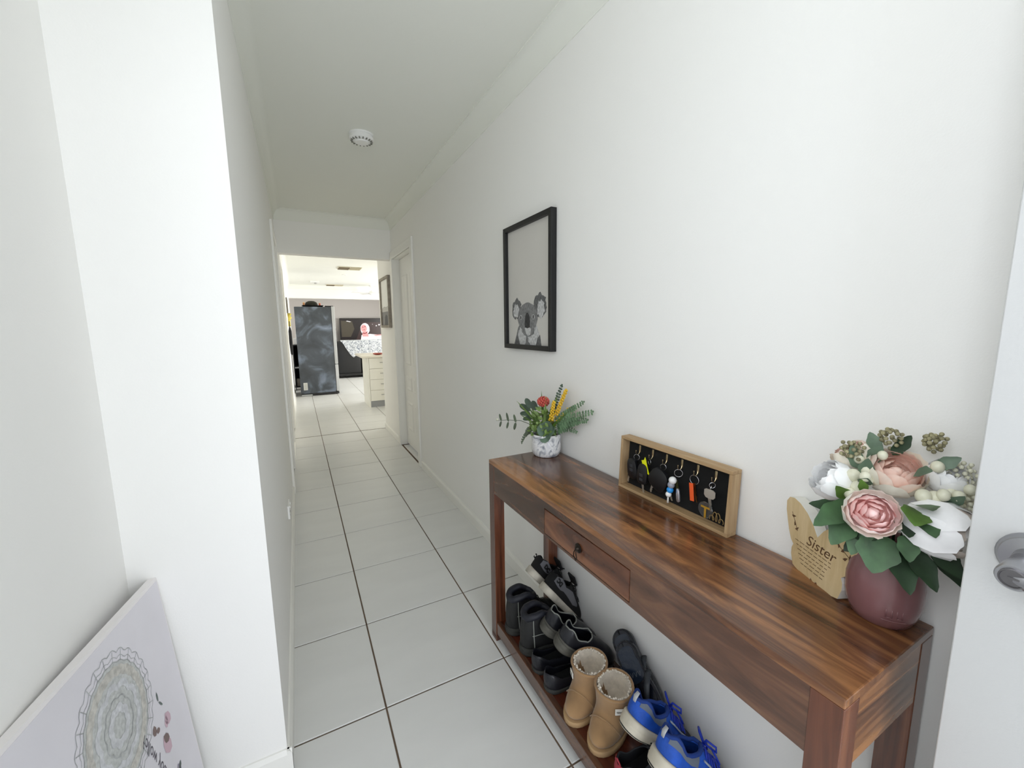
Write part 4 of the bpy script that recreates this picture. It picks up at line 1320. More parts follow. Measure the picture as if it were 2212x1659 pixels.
pair(clog, 'clog', 'black clogs with grey soles', ('black shoe with thick grey sole and grey collar edging, beside second work boot', stance(30, -14, 14), (.540, -.150, .208)),
     ('black shoe with thick grey sole and grey collar edging, behind the tan boots', stance(30, -14, 14), (.540, -.243, .210)))
# low black flats in front of them
def flat_shoe(name, label, m, loc, group):
    t = thing(name, label, 'shoe', loc, m, group)
    s = Shoe(.235, .082, [(0, .066), (.05, .068), (.24, .042), (.45, .036), (.56, .040), (.72, .044), (.86, .036), (1, .028)], .60, .030, [(0, .014), (.4, .012), (1, .009)])
    add_shell(t, 'upper', s.upper(), LEATHER, .003)
    build('sole', s.sole(.002, False), SOLE_DG, t, smooth=True, local=True)
    insole(t, s, DARKIN)
    build('collar_trim', MB().tube(s.topline(0), .0014, 6), LEATHER, t, smooth=True, local=True)
    return t
pair(flat_shoe, 'flat_shoe', 'low black flats', ('low black flat shoe in front row, half behind the second work boot', frame_mat((1, -.05, 0), (0, 0, 1), None), (.487, -.188, SHZ)),
     ('low black flat shoe in front row, just before the tan boots', frame_mat((1, -.05, 0), (0, 0, 1), None), (.484, -.275, SHZ)))
# tan sheepskin boots: egg-shaped slices stacked from sole to rim
SUEDE = mat('tan_suede', (158, 124, 86), .95, bump=.25, bscale=260, var=.10, vscale=16, sheen=.3)
SUEDE_L = mat('tan_suede_toe', (176, 142, 100), .95, bump=.25, bscale=260, var=.08, vscale=16, sheen=.3)
FLEECE = mat('cream_fleece', (224, 214, 198), 1.0, bump=1.0, bscale=160, var=.06, vscale=60, sheen=.5)
def egg(xb, xf, w, z, n=28, lean=0.0):
    out = []
    cx, hl = (xb + xf) / 2, (xf - xb) / 2
    for k in range(n):
        a = 2 * PI * k / n
        c, s_ = math.cos(a), math.sin(a)
        y = s_ * w * (1 + .10 * c)
        out.append((cx + hl * c + lean * z, y, z))
    return out
def sheepskin_boot(name, label, m, loc, group):
    t = thing(name, label, 'boot', loc, m, group)
    # heel at x = -.082, toe at x = .115
    lv = [(.018, -.080, .116, .047), (.030, -.083, .117, .049), (.042, -.083, .112, .049), (.054, -.081, .098, .048), (.064, -.078, .078, .048), (.074, -.074, .062, .049),
          (.088, -.070, .055, .051), (.105, -.068, .054, .053), (.122, -.067, .054, .055), (.137, -.068, .055, .057)]
    rings = [egg(xb, xf, w, z) for z, xb, xf, w in lv]
    ub = MB().rings(rings, cap0=True, cap1=False)
    up = add_shell(t, 'upper', ub, SUEDE, .006)
    rim = egg(-.067, .054, .0555, .137)
    build('rim_binding', MB().tube(rim, .0042, 8, closed=True), SUEDE, t, smooth=True, local=True)
    ln = MB().rings([egg(-.060, .047, .049, .139), egg(-.060, .046, .048, .12), egg(-.060, .044, .045, .09), egg(-.060, .04, .04, .05)], cap0=False, cap1=True)
    lo = build('fleece_lining', ln, FLEECE, t, smooth=True, local=True)
    fz = MB()
    rr = random.Random(3)
    for k in range(64):
        a = 2 * PI * k / 64
        x, y = -.0065 + .0525 * math.cos(a), .0485 * math.sin(a)
        fz.sphere((x + rr.uniform(-.003, .003), y + rr.uniform(-.003, .003), .136 + rr.uniform(-.003, .002)), rr.uniform(.003, .0046), 6, 4)
    fo = build('fleece_edge', fz, FLEECE, t, smooth=True, local=True)
    fo['kind'] = 'stuff'
    sl = MB().rings([egg(-.084, .119, .050, 0), egg(-.087, .122, .052, .004), egg(-.087, .122, .052, .015), egg(-.084, .119, .050, .018)])
    build('sole', sl, mat('tan_rubber', (178, 146, 106), .85, bump=.2, bscale=100), t, smooth=True, local=True, angle=40)
    # seam over the instep, heel counter, side tab
    sm = [(.070 - .018 * abs(k / 8) ** 1.5, .048 * k / 8 * 1.04, .080 - .040 * abs(k / 8) ** 2) for k in range(-8, 9)]
    build('instep_seam', MB().tube([(x + .002, y, z + .002) for x, y, z in sm], .0022, 6), SUEDE, t, smooth=True, local=True)
    for sd in (1, -1):
        build('side_seam', MB().tube([(-.006, sd * (.0505 + .006 * k / 6), .03 + .104 * k / 6) for k in range(7)], .0018, 5), SUEDE, t, smooth=True, local=True)
    ht = MB()
    for sd in (1, -1):
        ht.add([(-.03, sd * .0495, .02), (-.085, sd * .012, .02), (-.083, sd * .012, .07), (-.05, sd * .0450, .07)], [(0, 1, 2, 3)])
    LM = Matrix.Translation((.0415, .0385, 0)) @ Matrix.Rotation(math.radians(-48), 4, 'Z') @ Matrix.Translation((0, -.0560, 0))
    lbm = MB().bbox(-.0125, .0560, .096, .0125, .0585, .115, .0005).xform(LM)
    lb = build('sewn_label', lbm, paint('label_white', (236, 234, 228)), t, local=True)
    lb['label'] = 'small white sewn label'
    scr_ = [(.008 - .016 * k / 24, .1055 + .0032 * math.sin(k * 1.15) * (1 - .4 * k / 24)) for k in range(25)]
    build('label_mark', MB().tube([tuple(LM @ Vector((x, .0588, z))) for x, z in scr_], .0006, 4), paint('label_ink', (90, 84, 76)), lb, local=True)
    return t
pair(sheepskin_boot, 'sheepskin_boot', 'tan sheepskin boots', ('short tan sheepskin boot with white side label, the nearer of the pair', frame_mat((-1, -.42, 0), (0, 0, 1), None), (.602, -.478, SHZ)),
     ('short tan sheepskin boot with fleece lining, the farther of the pair', frame_mat((-1, -.42, 0), (0, 0, 1), None), (.590, -.372, SHZ)))
# black sandals leaning on the wall
def sandal(name, label, m, loc, group):
    t = thing(name, label, 'sandal', loc, m, group)
    s = Shoe(.262, .098, [(0, .01), (1, .01)], .4, .03, [(0, .020), (1, .016)], toe_e=.45)
    fb = mat('sandal_footbed', (20, 24, 34), .25, bump=.3, bscale=120)
    build('sole', MB().rings([s.loop((1, 1, -.003), lambda q: 0), s.loop((1.01, 1, .001), lambda q: .004), s.loop((1.01, 1, .001), lambda q: .016), s.loop((.99, 1, -.003), lambda q: .020)]), fb, t, smooth=True, local=True, angle=40)
    rim = s.loop((.99, 1, -.003), lambda q: .0205)
    build('footbed_rim', MB().tube(rim, .0022, 6, closed=True), LEATHER, t, smooth=True, local=True)
    pad = MB()
    l = s.loop((.40, .74, 0), lambda q: .0212, x0=-.062)
    pad.add(l, [tuple(range(len(l)))])
    build('heel_pad', pad, mat('glossy_navy', (26, 38, 54), .15, bump=.4, bscale=60), t, local=True, merge=True)
    for sd in (1, -1):
        pts = [(.185, 0, .024), (.168, sd * .014, .034), (.140, sd * .030, .037), (.112, sd * .045, .027), (.100, sd * .047, .012)]
        build('strap', MB().tube(pts, [.005, .008, .010, .011, .010], 8, flat=.45), mat('sandal_strap', (52, 56, 62), .5), t, smooth=True, local=True)
    pr = MB()
    for k in range(4):
        x0 = .088 + .001 * k
        for xa, ya, xb, yb in ((x0, -.026 + .013 * k, x0 + .014, -.022 + .013 * k), (x0 + .014, -.022 + .013 * k, x0 + .002, -.017 + .013 * k)):
            pr.add([(xa, ya, .0214), (xb, yb, .0214), (xb + .001, yb + .0022, .0214), (xa + .001, ya + .0022, .0214)], [(0, 1, 2, 3)])
    build('footbed_print', pr, mat('print_grey_ink', (72, 76, 84), .5), t, local=True)['kind'] = 'stuff'
    return t
def lean(top, bot, nrm):
    toe = (Vector(bot) - Vector(top)).normalized()
    return frame_mat(toe, nrm, None)
pair(sandal, 'sandal', 'black sandals', ('black sandal leaning on the wall behind the tan boots, nearer of two', lean((.735, -.378, .240), (.695, -.585, .10), (-.75, -.10, .62)), (.735, -.378, .240)),
     ('black sandal leaning on the wall, mostly hidden behind the other sandal', lean((.757, -.335, .245), (.722, -.545, .105), (-.75, -.10, .62)), (.757, -.335, .245)))
# blue running shoes, heels up
def running_shoe(name, label, m, loc, group):
    t = thing(name, label, 'shoe', loc, m, group)
    s = Shoe(.262, .096, [(0, .086), (.06, .098), (.22, .074), (.36, .086), (.42, .100), (.60, .080), (.82, .064), (1, .046)], .43, .033, [(0, .040), (.4, .032), (.7, .024), (1, .022)])
    BLUE = mat('bright_blue_mesh', (24, 84, 190), .6, bump=.35, bscale=260, var=.12, vscale=30)
    ub = s.upper()
    o = add_shell(t, 'upper', ub, BLUE, .005)
    o.data.materials.append(mat('dark_blue_mesh', (30, 38, 54), .7, bump=.4, bscale=300))
    for p in o.data.polygons:
        if p.center.x > .165:
            p.material_index = 1
    build('sole', s.sole(.005), mat('cream_midsole', (206, 198, 180), .7, var=.08, vscale=20), t, smooth=True, local=True)
    tr = MB().rings([s.loop((1.0, 1, -.002), lambda q: -.001), s.loop((1.03, 1, .003), lambda q: .003), s.loop((1.03, 1, .003), lambda q: .006)])
    build('tread', tr, SOLE_DG, t, smooth=True, local=True)
    insole(t, s, DARKIN)
    GC = mat('grey_collar', (104, 112, 124), .8, bump=.2, bscale=200)
    for sd in (1, -1):
        low = [(.02, .70), (.06, .62), (.12, .66), (.20, .66), (.28, .52), (.36, .50)]
        mb = MB()
        n = len(low)
        off = Vector((0, sd * .0022, .0006))
        rows = [[tuple(s.pt(a, lerp(b_, 1.0, q_), sd) + off) for a, b_ in low] for q_ in (0, .5, 1)]
        mb.add(rows[0] + rows[1] + rows[2], [(r_ * n + k, r_ * n + k + 1, (r_ + 1) * n + k + 1, (r_ + 1) * n + k) for r_ in range(2) for k in range(n - 1)])
        build('collar_panel', mb, GC, t, smooth=True, local=True)
    build('collar_padding', MB().tube(s.topline(-.002), .0055, 8), mat('blue_lining', (20, 56, 132), .8), t, smooth=True, local=True)
    tab = MB().tube([(-.004, 0, .075), (-.007, 0, .088), (-.003, 0, .102)], [.006, .008, .006], 8, flat=.4)
    build('heel_tab', tab, paint('tab_silver', (186, 188, 190), rough=.3), t, smooth=True, local=True)
    LB = mat('blue_lace', (20, 52, 178), .6)
    lc = MB()
    for k in range(6):
        tt = .46 + .045 * k
        lc.tube([tuple(s.pt(tt, a, sd) + Vector((0, 0, .004))) for sd, a in ((1, .72), (1, .9), (1, 1), (-1, .9), (-1, .72))], .003, 6, flat=.5)
    b0 = s.pt(.47, 1, 1) + Vector((0, 0, .006))
    for sd in (1, -1):
        lc.tube([tuple(b0 + Vector(v)) for v in ((0, 0, 0), (-.012, sd * .014, .016), (.002, sd * .034, .018), (.014, sd * .030, .006), (.006, sd * .010, .002), (.0, 0, 0))], .0028, 6)
        lc.tube([tuple(b0 + Vector(v)) for v in ((0, 0, 0), (.018, sd * .010, .001), (.034, sd * .018, -.010), (.046, sd * .024, -.020))], .0026, 6)
    build('laces', lc, LB, t, smooth=True, local=True)
    ey = MB()
    for sd in (1, -1):
        ey.tube([tuple(s.pt(tt, .66, sd) + Vector((0, sd * .002, .002))) for tt in (.42, .5, .6, .68)], .005, 6, flat=.5)
    build('eyelet_stay', ey, paint('stay_silver', (168, 176, 188), rough=.4), t, smooth=True, local=True)
    return t
pair(running_shoe, 'running_shoe', 'blue running shoes', ('blue running shoe with cream sole, the farther of the pair, under the sandal', stance(35, -14), (.550, -.575, .196)),
     ('blue running shoe with cream sole, the nearest of the pair', stance(33, -20), (.546, -.682, .190)))
# red and black shoe at the front of the shelf
def trainer(name, label, m, loc, group=None):
    t = thing(name, label, 'shoe', loc, m, group)
    s = Shoe(.24, .088, [(0, .085), (.06, .094), (.22, .066), (.36, .072), (.42, .090), (.60, .074), (.82, .058), (1, .044)], .43, .032, [(0, .022), (.5, .018), (1, .016)])
    add_shell(t, 'upper', s.upper(), mat('black_mesh', (22, 23, 27), .8, bump=.4, bscale=260), .004)
    build('sole', s.sole(.003, False), BLACKP, t, smooth=True, local=True)
    insole(t, s, DARKIN)
    RED = mat('red_trim', (156, 44, 56), .6, bump=.2, bscale=200)
    mb = MB()
    rows = []
    for a in [k / 6 for k in range(7)]:
        rows.append([tuple(s.pt(tt, a, sd) + Vector((-.0022, sd * .001, 0))) for tt, sd in ((.12 * (1 - .6 * a), 1), (.05 * (1 - .6 * a), 1), (0, 1), (.05 * (1 - .6 * a), -1), (.12 * (1 - .6 * a), -1))])
    mb.add([p for r_ in rows for p in r_], [(r_ * 5 + k, r_ * 5 + k + 1, (r_ + 1) * 5 + k + 1, (r_ + 1) * 5 + k) for r_ in range(6) for k in range(4)])
    build('heel_panel', mb, RED, t, smooth=True, local=True)
    build('pull_loop', MB().tube([(-.002, .006, .088), (-.007, .007, .100), (-.008, 0, .107), (-.007, -.007, .100), (-.002, -.006, .088)], .0022, 6), RED, t, smooth=True, local=True)
    lc = MB()
    for k in range(5):
        tt = .47 + .05 * k
        lc.tube([tuple(s.pt(tt, a, sd) + Vector((0, 0, .003))) for sd, a in ((1, .74), (1, .9), (1, 1), (-1, .9), (-1, .74))], .0025, 6)
    build('laces', lc, BLACKP, t, smooth=True, local=True)
    return t
trainer('trainer', 'black shoe with red heel panel at the front edge of the shelf', frame_mat((1, -.05, 0), (0, 0, 1), None), (.490, -.628, SHZ))

# ------------------------------------------------------------------ kitchen and living room beyond the header
FX0, FX1, FY0, FY1 = -.189, .452, 7.56, 8.24
fr = thing('fridge', 'dark steel fridge seen from its side, pale door edge to the right', 'fridge', ((FX0 + FX1) / 2, (FY0 + FY1) / 2, 0))
FSIDE, nt, b = new_mat('steel_painted_reflections')  # blotchy bluish reflections painted into the base colour by noise
tc = nt.nodes.new('ShaderNodeTexCoord')
n1 = nt.nodes.new('ShaderNodeTexNoise')
n1.inputs['Scale'].default_value = 2.6
n1.inputs['Detail'].default_value = 4
n1.inputs['Distortion'].default_value = .8
cr = nt.nodes.new('ShaderNodeValToRGB')
for k, (po, c) in enumerate([(.36, (58, 62, 68)), (.52, (74, 80, 88)), (.62, (112, 122, 138)), (.74, (150, 160, 180))]):
    if k > 1:
        cr.color_ramp.elements.new(po)
    cr.color_ramp.elements[k].position = po
    cr.color_ramp.elements[k].color = rgb(*c)
nt.links.new(tc.outputs['Object'], n1.inputs['Vector'])
nt.links.new(n1.outputs[0], cr.inputs[0])
nt.links.new(cr.outputs[0], b.inputs['Base Color'])
b.inputs['Roughness'].default_value = .4
build('body', MB().bbox(FX0, FY0, .05, FX1, FY1, 1.735, .012), FSIDE, fr, smooth=True, angle=40)
dm = mat('brushed_door', (196, 198, 200), .35, .3)
for za, zb in ((.06, .60), (.612, 1.745)):
    d = build('door', MB().bbox(FX1 + .006, FY0 + .004, za, FX1 + .066, FY1 - .004, zb, .008), dm, fr, smooth=True, angle=40)
    build('handle', MB().tube([(FX1 + .066, FY0 + .60, za + .12), (FX1 + .092, FY0 + .60, za + .13), (FX1 + .092, FY0 + .60, zb - .13), (FX1 + .066, FY0 + .60, zb - .12)], .009, 8), SATIN, d, smooth=True)
build('plinth', MB().box(FX0 + .02, FY0 + .004, .012, FX1 + .05, FY1 - .02, .05), BLACKP, fr)
build('foot_strip', MB().bbox(FX0 + .01, FY0 - .006, .004, FX0 + .20, FY0 + .03, .030, .004), paint('foot_grey', (176, 178, 178)), fr)
sk = build('rating_sticker', MB().box(FX0 + .055, FY0 - .001, .12, FX0 + .125, FY0 + .001, .265), paint('sticker_white', (216, 216, 210)), fr)
m = MB()
for k in range(9):
    m.box(FX0 + .064, FY0 - .0016, .136 + k * .013, FX0 + .116, FY0 - .001, .140 + k * .013)
o = build('sticker_print', m, paint('sticker_ink', (120, 122, 120)), sk)
o['kind'] = 'stuff'
build('top_hinge_cover', MB().bbox(FX1 - .10, FY0 + .03, 1.735, FX1 + .05, FY0 + .12, 1.758, .004), BLACKP, fr)
tr = solo('tray', MB().rings([[(FX0 + .16, FY0 + .05, 1.737), (FX0 + .50, FY0 + .05, 1.737), (FX0 + .50, FY0 + .40, 1.737), (FX0 + .16, FY0 + .40, 1.737)], [(FX0 + .14, FY0 + .03, 1.765), (FX0 + .52, FY0 + .03, 1.765), (FX0 + .52, FY0 + .42, 1.765), (FX0 + .14, FY0 + .42, 1.765)]]),
          BLACKP, 'flat black tray lying on top of the fridge', 'tray', (FX0 + .33, FY0 + .22, 1.737))
cap = MB()
cap.lathe([(.115, 0), (.113, .03), (.095, .065), (.05, .088), (1e-6, .092)], 24, (FX0 + .31, FY0 + .22, 1.766))
cap.rings([[(FX0 + .20 + .02 * k, FY0 + .22 + s_ * .08 * math.sin(PI * (k + 1) / 7), 1.767 + h_) for k, s_ in [(0, 0), (1, 1), (2, 1), (3, 1), (3, -1), (2, -1), (1, -1)]] for h_ in (0, .008)])
solo('cap', cap, mat('dark_olive_cloth', (38, 38, 30), .9), 'dark cap on the tray on top of the fridge', 'cap', (FX0 + .31, FY0 + .22, 1.766), smooth=True, angle=50)
for x, h, w, c, lb in ((.175, .058, .020, (176, 122, 74), 'small amber jar on the fridge-top tray, left of the cap'), (.455, .050, .018, (178, 74, 46), 'small red jar on the fridge-top tray, right of the cap')):
    j = thing('jar', lb, 'jar', (FX0 + x, FY0 + .10, 1.766), None, 'small jars on top of the fridge')
    build('body', MB().lathe([(w * .8, 0), (w, .004), (w, h * .7), (w * .75, h * .8)], 14, (FX0 + x, FY0 + .10, 1.766)), paint('jar_tint', c, rough=.3), j, smooth=True, angle=40)
    build('lid', MB().lathe([(w * .82, h * .8), (w * .82, h)], 14, (FX0 + x, FY0 + .10, 1.766)), paint('jar_lid', (210, 180, 130)), j, smooth=True, angle=40)
# black shelf unit in the gap behind the fridge
su = thing('shelf_unit', 'black shelf unit seen in the gap left of the fridge', 'shelf', (-.13, 8.7, 0))
for xa, xb in ((-.285, -.265), (.00, .02)):
    build('side_panel', MB().box(xa, 8.5, 0, xb, 8.9, .98), BLACKP, su)
for z in (.06, .48, .96):
    build('shelf', MB().box(-.265, 8.5, z, .0, 8.9, z + .02), paint('shelf_edge', (200, 200, 200)) if z == .48 else BLACKP, su)
build('back_panel', MB().box(-.265, 8.885, .08, 0, 8.9, .96), BLACKF, su)
for k, (z, hh) in enumerate(((.08, .16), (.98, .13), (.98, .22))):
    x0 = -.25 + .05 * (k == 2)
    o = MB().bbox(x0, 8.6 + .1 * k, z, x0 + .14, 8.75 + .1 * k, z + hh, .004)
    q = build('box', o, paint('box_tint', ((150, 140, 128), (214, 214, 214), (228, 230, 232))[k]), None)
    tag(q, ('brown box low in the black shelf unit behind the fridge', 'grey box on top of the black shelf unit', 'white paper box at the back, on top of the black shelf unit')[k], 'box', 'boxes on the black shelf unit')
# things hanging on the left wall ahead of the fridge
wf = thing('wall_frame', 'slim grey-framed board on the left kitchen wall, a yellow bow below it', 'frame', (XL, 6.75, 1.58))
for nm, bx in (('frame_side', (XL, 6.45, 1.58, XL + .02, 6.48, 1.83)), ('frame_side', (XL, 6.98, 1.58, XL + .02, 7.01, 1.83)), ('frame_rail', (XL, 6.48, 1.58, XL + .02, 6.98, 1.605)), ('frame_rail', (XL, 6.48, 1.805, XL + .02, 6.98, 1.83))):
    build(nm, MB().bbox(*bx, .002), paint('frame_grey', (120, 116, 108)), wf)
build('board', MB().box(XL, 6.48, 1.605, XL + .008, 6.98, 1.805), paint('board_pale', (214, 212, 204)), wf)
bw = thing('bow', 'yellow fabric bow hanging on the left kitchen wall', 'bow', (XL + .02, 6.55, 1.45))
for sd in (1, -1):
    m = MB().tube([(XL + .02, 6.55, 1.50), (XL + .035, 6.55 + sd * .10, 1.56), (XL + .04, 6.55 + sd * .15, 1.50), (XL + .03, 6.55 + sd * .09, 1.46), (XL + .02, 6.55, 1.50)], [.010, .03, .034, .028, .010], 8, flat=.5)
    build('loop', m, mat('yellow_cloth', (226, 208, 96), .8), bw, smooth=True)
    build('tail', MB().tube([(XL + .02, 6.55, 1.50), (XL + .025, 6.55 + sd * .04, 1.44), (XL + .025, 6.55 + sd * .08, 1.36)], [.010, .016, .018], 8, flat=.4), mat('yellow_cloth', (226, 208, 96), .8), bw, smooth=True)
ub = thing('umbrella', 'furled black umbrella hanging on the left kitchen wall', 'umbrella', (XL + .03, 6.0, .88))
build('canopy', MB().lathe([(.004, 0), (.016, .03), (.024, .20), (.022, .38), (.010, .44)], 14, (XL + .03, 6.0, .90)), mat('umbrella_cloth', (30, 30, 34), .8), ub, smooth=True)
build('handle', MB().tube([(XL + .03, 6.0, 1.33), (XL + .03, 6.0, 1.40), (XL + .03, 6.02, 1.43), (XL + .03, 6.05, 1.43), (XL + .03, 6.065, 1.40)], .006, 8), BLACKP, ub, smooth=True)
# kitchen bench with drawers
KX0, KX1, KYF, KYB = .785, 1.9, 5.70, 6.32
kb = thing('kitchen_bench', 'white kitchen bench with four drawers and grey kickboard past the hall', 'cabinet', (1.3, 6.0, 0))
CABW = paint('cabinet_white', (236, 234, 224), rough=.4)
build('side_panel', MB().bbox(KX0 + .03, KYF, .0, KX0 + .05, KYB, .828, .001), CABW, kb)
build('carcass', MB().box(KX0 + .05, KYF + .022, .105, KX1, KYB, .828), CABW, kb)
build('kickboard', MB().box(KX0 + .05, KYF + .04, 0, KX1, KYF + .055, .105), paint('kick_grey', (160, 162, 164), rough=.4), kb)
for k in range(4):
    za = .108 + k * .180
    d = build('drawer', MB().bbox(KX0 + .054, KYF, za, KX0 + .50, KYF + .02, za + .1755, .0015), CABW, kb)
    hx = KX0 + .054 + .223
    build('handle', MB().tube([(hx - .05, KYF, za + .100), (hx - .05, KYF - .022, za + .100), (hx + .05, KYF - .022, za + .100), (hx + .05, KYF, za + .100)], .005, 6), SATIN, d, smooth=True)
solo('worktop', MB().bbox(KX0 - .06, KYF - .03, .829, KX1, KYB + .25, .862, .006), paint('worktop_cream', (232, 226, 212), rough=.3), 'cream worktop on the white kitchen bench', 'worktop', (1.3, 6.0, .829), smooth=True, angle=40)
rd = solo('red_dish', MB().lathe([(.03, 0), (.075, .012), (.085, .03), (.078, .03), (.06, .012), (1e-6, .008)], 24, (1.02, 5.9, .8625), sx=1.0), mat('dish_red', (172, 78, 66), .3), 'small red dish on the cream worktop', 'dish', (1.02, 5.9, .8625), smooth=True)
# sofa with its back to the hall, a patterned throw over it
SX0, SX1, SY0, SY1 = .62, 2.7, 10.25, 11.15
BLKL = mat('black_sofa_leather', (20, 20, 22), .4, bump=.4, bscale=8)
sf = thing('sofa', 'black leather sofa with its back to the hall, in front of the television', 'sofa', ((SX0 + SX1) / 2, (SY0 + SY1) / 2, 0))
w3 = (SX1 - SX0) / 3
for k in range(3):
    build('back_panel', MB().bbox(SX0 + w3 * k + .004, SY0, .12, SX0 + w3 * (k + 1) - .004, SY0 + .2, .98, .04), BLKL, sf, smooth=True, angle=50)
    build('seat', MB().bbox(SX0 + w3 * k + .004, SY0 + .2, .12, SX0 + w3 * (k + 1) - .004, SY1, .46, .05), BLKL, sf, smooth=True, angle=50)
for xa in (SX0 - .02, SX1 - .2):
    build('armrest', MB().bbox(xa, SY0 + .06, .10, xa + .22, SY1, .62, .05), BLKL, sf, smooth=True, angle=50)
build('base_rail', MB().box(SX0, SY0 + .03, .06, SX1, SY1 - .05, .12), BLACKP, sf)
for xa in (SX0 + .05, SX1 - .12):
    for ya in (SY0 + .06, SY1 - .15):
        build('foot', MB().box(xa, ya, 0, xa + .06, ya + .06, .06), BLACKP, sf)
TH, nt, b = new_mat('leaf_print_cloth')
tc = nt.nodes.new('ShaderNodeTexCoord')
vo = nt.nodes.new('ShaderNodeTexNoise')
vo.inputs['Scale'].default_value = 26
vo.inputs['Detail'].default_value = 2
vo.inputs['Distortion'].default_value = 1.5
cr = nt.nodes.new('ShaderNodeValToRGB')
cr.color_ramp.elements[0].position, cr.color_ramp.elements[1].position = .40, .52
cr.color_ramp.elements[0].color, cr.color_ramp.elements[1].color = rgb(120, 126, 138), rgb(206, 209, 212)
nt.links.new(tc.outputs['Object'], vo.inputs['Vector'])
nt.links.new(vo.outputs[0], cr.inputs[0])
nt.links.new(cr.outputs[0], b.inputs['Base Color'])
b.inputs['Roughness'].default_value = .95
tb_ = MB()
NX, NZ = 40, 10
prof = [(SY0 + .34, .995), (SY0 + .18, 1.005), (SY0 + .06, 1.002), (SY0 - .012, .985), (SY0 - .02, .93), (SY0 - .022, .85), (SY0 - .024, .76), (SY0 - .022, .68), (SY0 - .024, .60), (SY0 - .022, .54), (SY0 - .024, .50)]
vs = []
for j, (y, z) in enumerate(prof):
    for i in range(NX + 1):
        u = i / NX
        x = .82 + u * 1.7 + (.30 * max(0, (j - 3) / 7)) * (1 - u) ** 3
        hem = 0 if j < 4 else (j - 3) / 7 * (.10 * math.sin(u * 7 + .5) + .10 * u)
        vs.append((x, y - .012 * math.sin(u * 46) * max(0, (j - 3) / 7), z + hem))
tb_.add(vs, [(j * (NX + 1) + i, j * (NX + 1) + i + 1, (j + 1) * (NX + 1) + i + 1, (j + 1) * (NX + 1) + i) for j in range(len(prof) - 1) for i in range(NX)])
solo('throw', tb_, TH, 'white throw with grey leaf pattern draped over the sofa back', 'throw', (1.6, SY0, .98), smooth=True)
# television
VX0, VX1, VY, VZ0, VZ1 = 1.06, 2.58, 12.86, .78, 1.632
tv = thing('television', 'large black television showing a singer in white, behind the sofa', 'television', ((VX0 + VX1) / 2, VY, VZ0))
build('housing', MB().bbox(VX0, VY, VZ0, VX1, VY + .06, VZ1, .008), BLACKP, tv)
def vfn2(u, v, d):
    return (VX0 + .012 + u * (VX1 - VX0 - .024), VY - .0006 - d, VZ0 + .012 + v * (VZ1 - VZ0 - .024))
EM = [emit('screen_dark', (44, 32, 34), .5), emit('screen_brown', (92, 66, 64), .55), emit('screen_white', (246, 240, 240), 1.3), emit('screen_skin', (236, 170, 166), 1.2), emit('screen_shade', (178, 82, 84), 1.0), emit('screen_glow', (110, 100, 80), .5)]
scr = MB()
def vl(poly, m, d):
    scr.m = m
    scr.flat(poly, vfn2, d)
vl([(0, 0), (1, 0), (1, 1), (0, 1)], 0, .0002)
vl([(.30, .15), (1, .15), (1, .86), (.45, .86)], 1, .0006)
vl([(.02, .3), (.20, .3), (.28, .6), (.24, .9), (.02, .92)], 5, .0005)
vl([(.12, .90), (.20, .87), (.22, .885), (.14, .92)], 2, .0009)
vl(jag(.50, .60, .095, .23, 22, .03, 21), 2, .0012)
vl([(.38, 0), (.42, .36), (.60, .40), (.78, .36), (1, .40), (1, .12), (.9, 0)], 2, .0010)
vl(jag(.475, .62, .062, .15, 18, .02, 22), 3, .0016)
vl([(.435, .40), (.46, .46), (.52, .5), (.55, .42), (.57, .3), (.44, .3)], 3, .0014)
vl([(.44, .47), (.50, .44), (.55, .52), (.54, .44), (.49, .40), (.44, .42)], 4, .0018)
vl([(.455, .57), (.49, .59), (.49, .56)], 4, .002)
vl(jag(.455, .67, .015, .02, 10, 0, 1), 4, .002)
vl(jag(.50, .69, .015, .02, 10, 0, 1), 4, .002)
vl([(.66, .36), (.80, .37), (1, .42), (1, .37), (.72, .31)], 3, .0013)
for u, v, r in ((.74, .72, .014), (.80, .76, .018), (.84, .78, .012), (.90, .83, .016), (.66, .78, .008)):
    vl(jag(u, v, r, r * 1.6, 10, 0, 1), 2, .0012)
build('screen', scr, EM, tv)
for xa in (VX0 + .3, VX1 - .36):
    build('foot', MB().box(xa, VY - .06, VZ0 - .06, xa + .06, VY + .1, VZ0 + .004), BLACKP, tv)
un = thing('media_unit', 'low black media unit under the television', 'cabinet', (1.82, 12.75, 0))
build('carcass', MB().bbox(.95, 12.52, .06, 2.8, 12.98, .70, .006), BLACKP, un)
build('top', MB().bbox(.93, 12.50, .70, 2.82, 12.99, .72, .004), BLACKP, un)
build('plinth', MB().box(.98, 12.56, 0, 2.77, 12.96, .06), BLACKP, un)
sp_ = thing('speaker', 'black tower speaker between the fridge and the television', 'speaker', (.90, 12.75, 0))
build('cabinet', MB().bbox(.80, 12.62, 0, .925, 12.90, 1.32, .006), BLACKP, sp_)
for z in (.55, .85, 1.12):
    build('driver', MB().lathe([(.05, 0), (.048, -.008), (.03, .004), (1e-6, .006)], 20, (.8625, 12.62, z), ax=1), BLACKF, sp_, smooth=True)
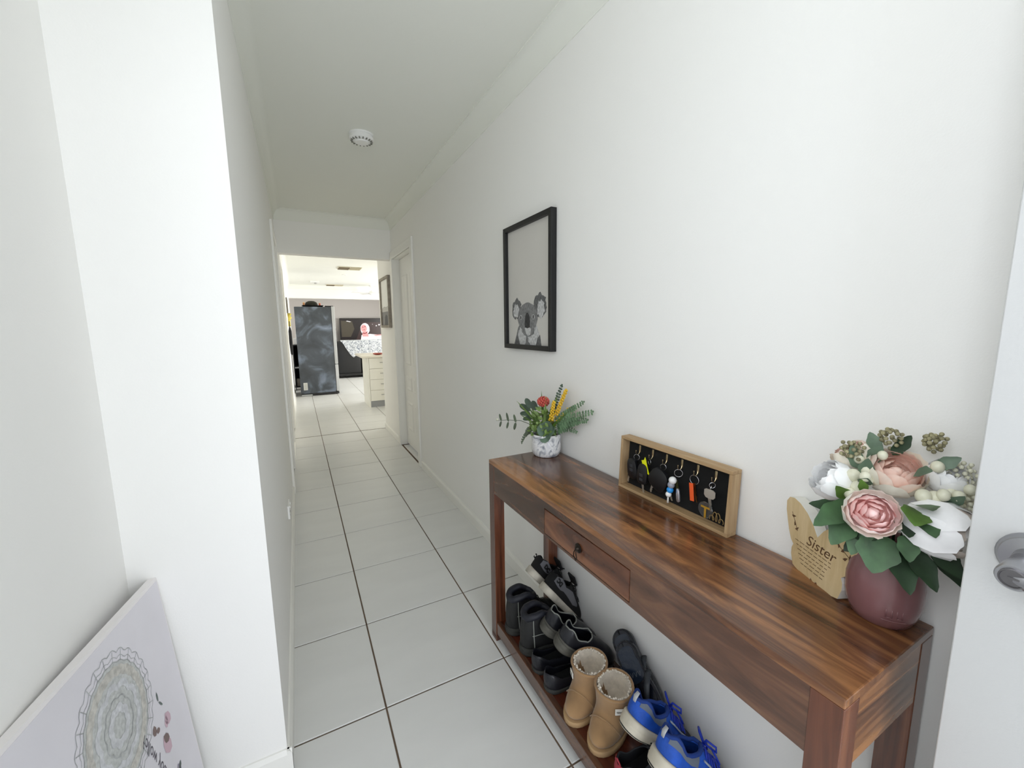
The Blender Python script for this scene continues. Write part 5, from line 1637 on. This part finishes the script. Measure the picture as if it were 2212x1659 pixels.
# ceiling fittings over the kitchen
def air_vent(name, label, x, y, w, d):
    t = thing(name, label, 'vent', (x, y, ZC), None, 'ceiling air vents')
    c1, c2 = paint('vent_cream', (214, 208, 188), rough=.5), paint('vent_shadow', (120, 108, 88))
    build('frame', MB().bbox(x - w / 2, y - d / 2, ZC - .012, x + w / 2, y + d / 2, ZC, .003), c1, t)
    for k in range(2):
        xa = x - w / 2 + .012 + k * (w / 2 - .006)
        xb = xa + w / 2 - .018
        for j in range(5):
            yy = y - d / 2 + .02 + j * (d - .04) / 4
            m = MB().box(xa, -.010, -.002, xb, .010, .002)
            m.xform(Matrix.Translation((0, yy, ZC - .018)) @ Matrix.Rotation(.7 if k else -.7, 4, 'X'))
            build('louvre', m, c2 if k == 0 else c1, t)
    return t
air_vent('air_vent', 'cream ceiling air vent nearest the hall header', .80, 7.15, .42, .30)
air_vent('air_vent', 'ceiling air vent far back over the living room', .80, 10.55, .42, .24)
def downlight(name, label, x, y):
    t = thing(name, label, 'light', (x, y, ZC))
    build('trim_ring', MB().lathe([(.05, 0), (.05, -.006), (.038, -.008), (.036, -.002), (1e-6, -.001)], 24, (x, y, ZC)), GLASS_W, t, smooth=True, angle=40)
    return t
downlight('ceiling_sensor', 'small round white fitting behind the nearest air vent', .82, 8.3)
fit = thing('ceiling_fitting', 'white batten fitting on the kitchen ceiling, left of far vent', 'light', (.30, 9.9, ZC))
build('base', MB().bbox(.20, 9.75, ZC - .03, .40, 9.95, ZC, .006), GLASS_W, fit)
build('lamp_holder', MB().lathe([(.03, -.03), (.035, -.06), (1e-6, -.062)], 16, (.32, 9.85, ZC)), paint('holder_grey', (176, 176, 172)), fit, smooth=True)
fan = thing('ceiling_fan', 'white ceiling fan with short rod in the living room', 'fan', (1.69, 10.35, ZC))
build('canopy', MB().lathe([(.065, 0), (.06, -.02), (.025, -.05)], 20, (1.69, 10.35, ZC)), GLASS_W, fan, smooth=True)
build('rod', MB().lathe([(.014, -.04), (.014, -.16)], 12, (1.69, 10.35, ZC)), GLASS_W, fan, smooth=True, angle=40)
build('motor', MB().lathe([(.03, -.15), (.07, -.17), (.09, -.20), (.085, -.225), (.04, -.245), (1e-6, -.25)], 24, (1.69, 10.35, ZC)), GLASS_W, fan, smooth=True)
for k in range(4):
    a = 2 * PI * k / 4 + .35
    m = MB().bbox(.08, -.055, -.207, .55, .055, -.200, .002)
    m.xform(Matrix.Translation((1.69, 10.35, ZC)) @ Matrix.Rotation(a, 4, 'Z') @ Matrix.Translation((0, 0, -.2)) @ Matrix.Rotation(.2, 4, 'X') @ Matrix.Translation((0, 0, .2)))
    build('blade', m, GLASS_W, fan)
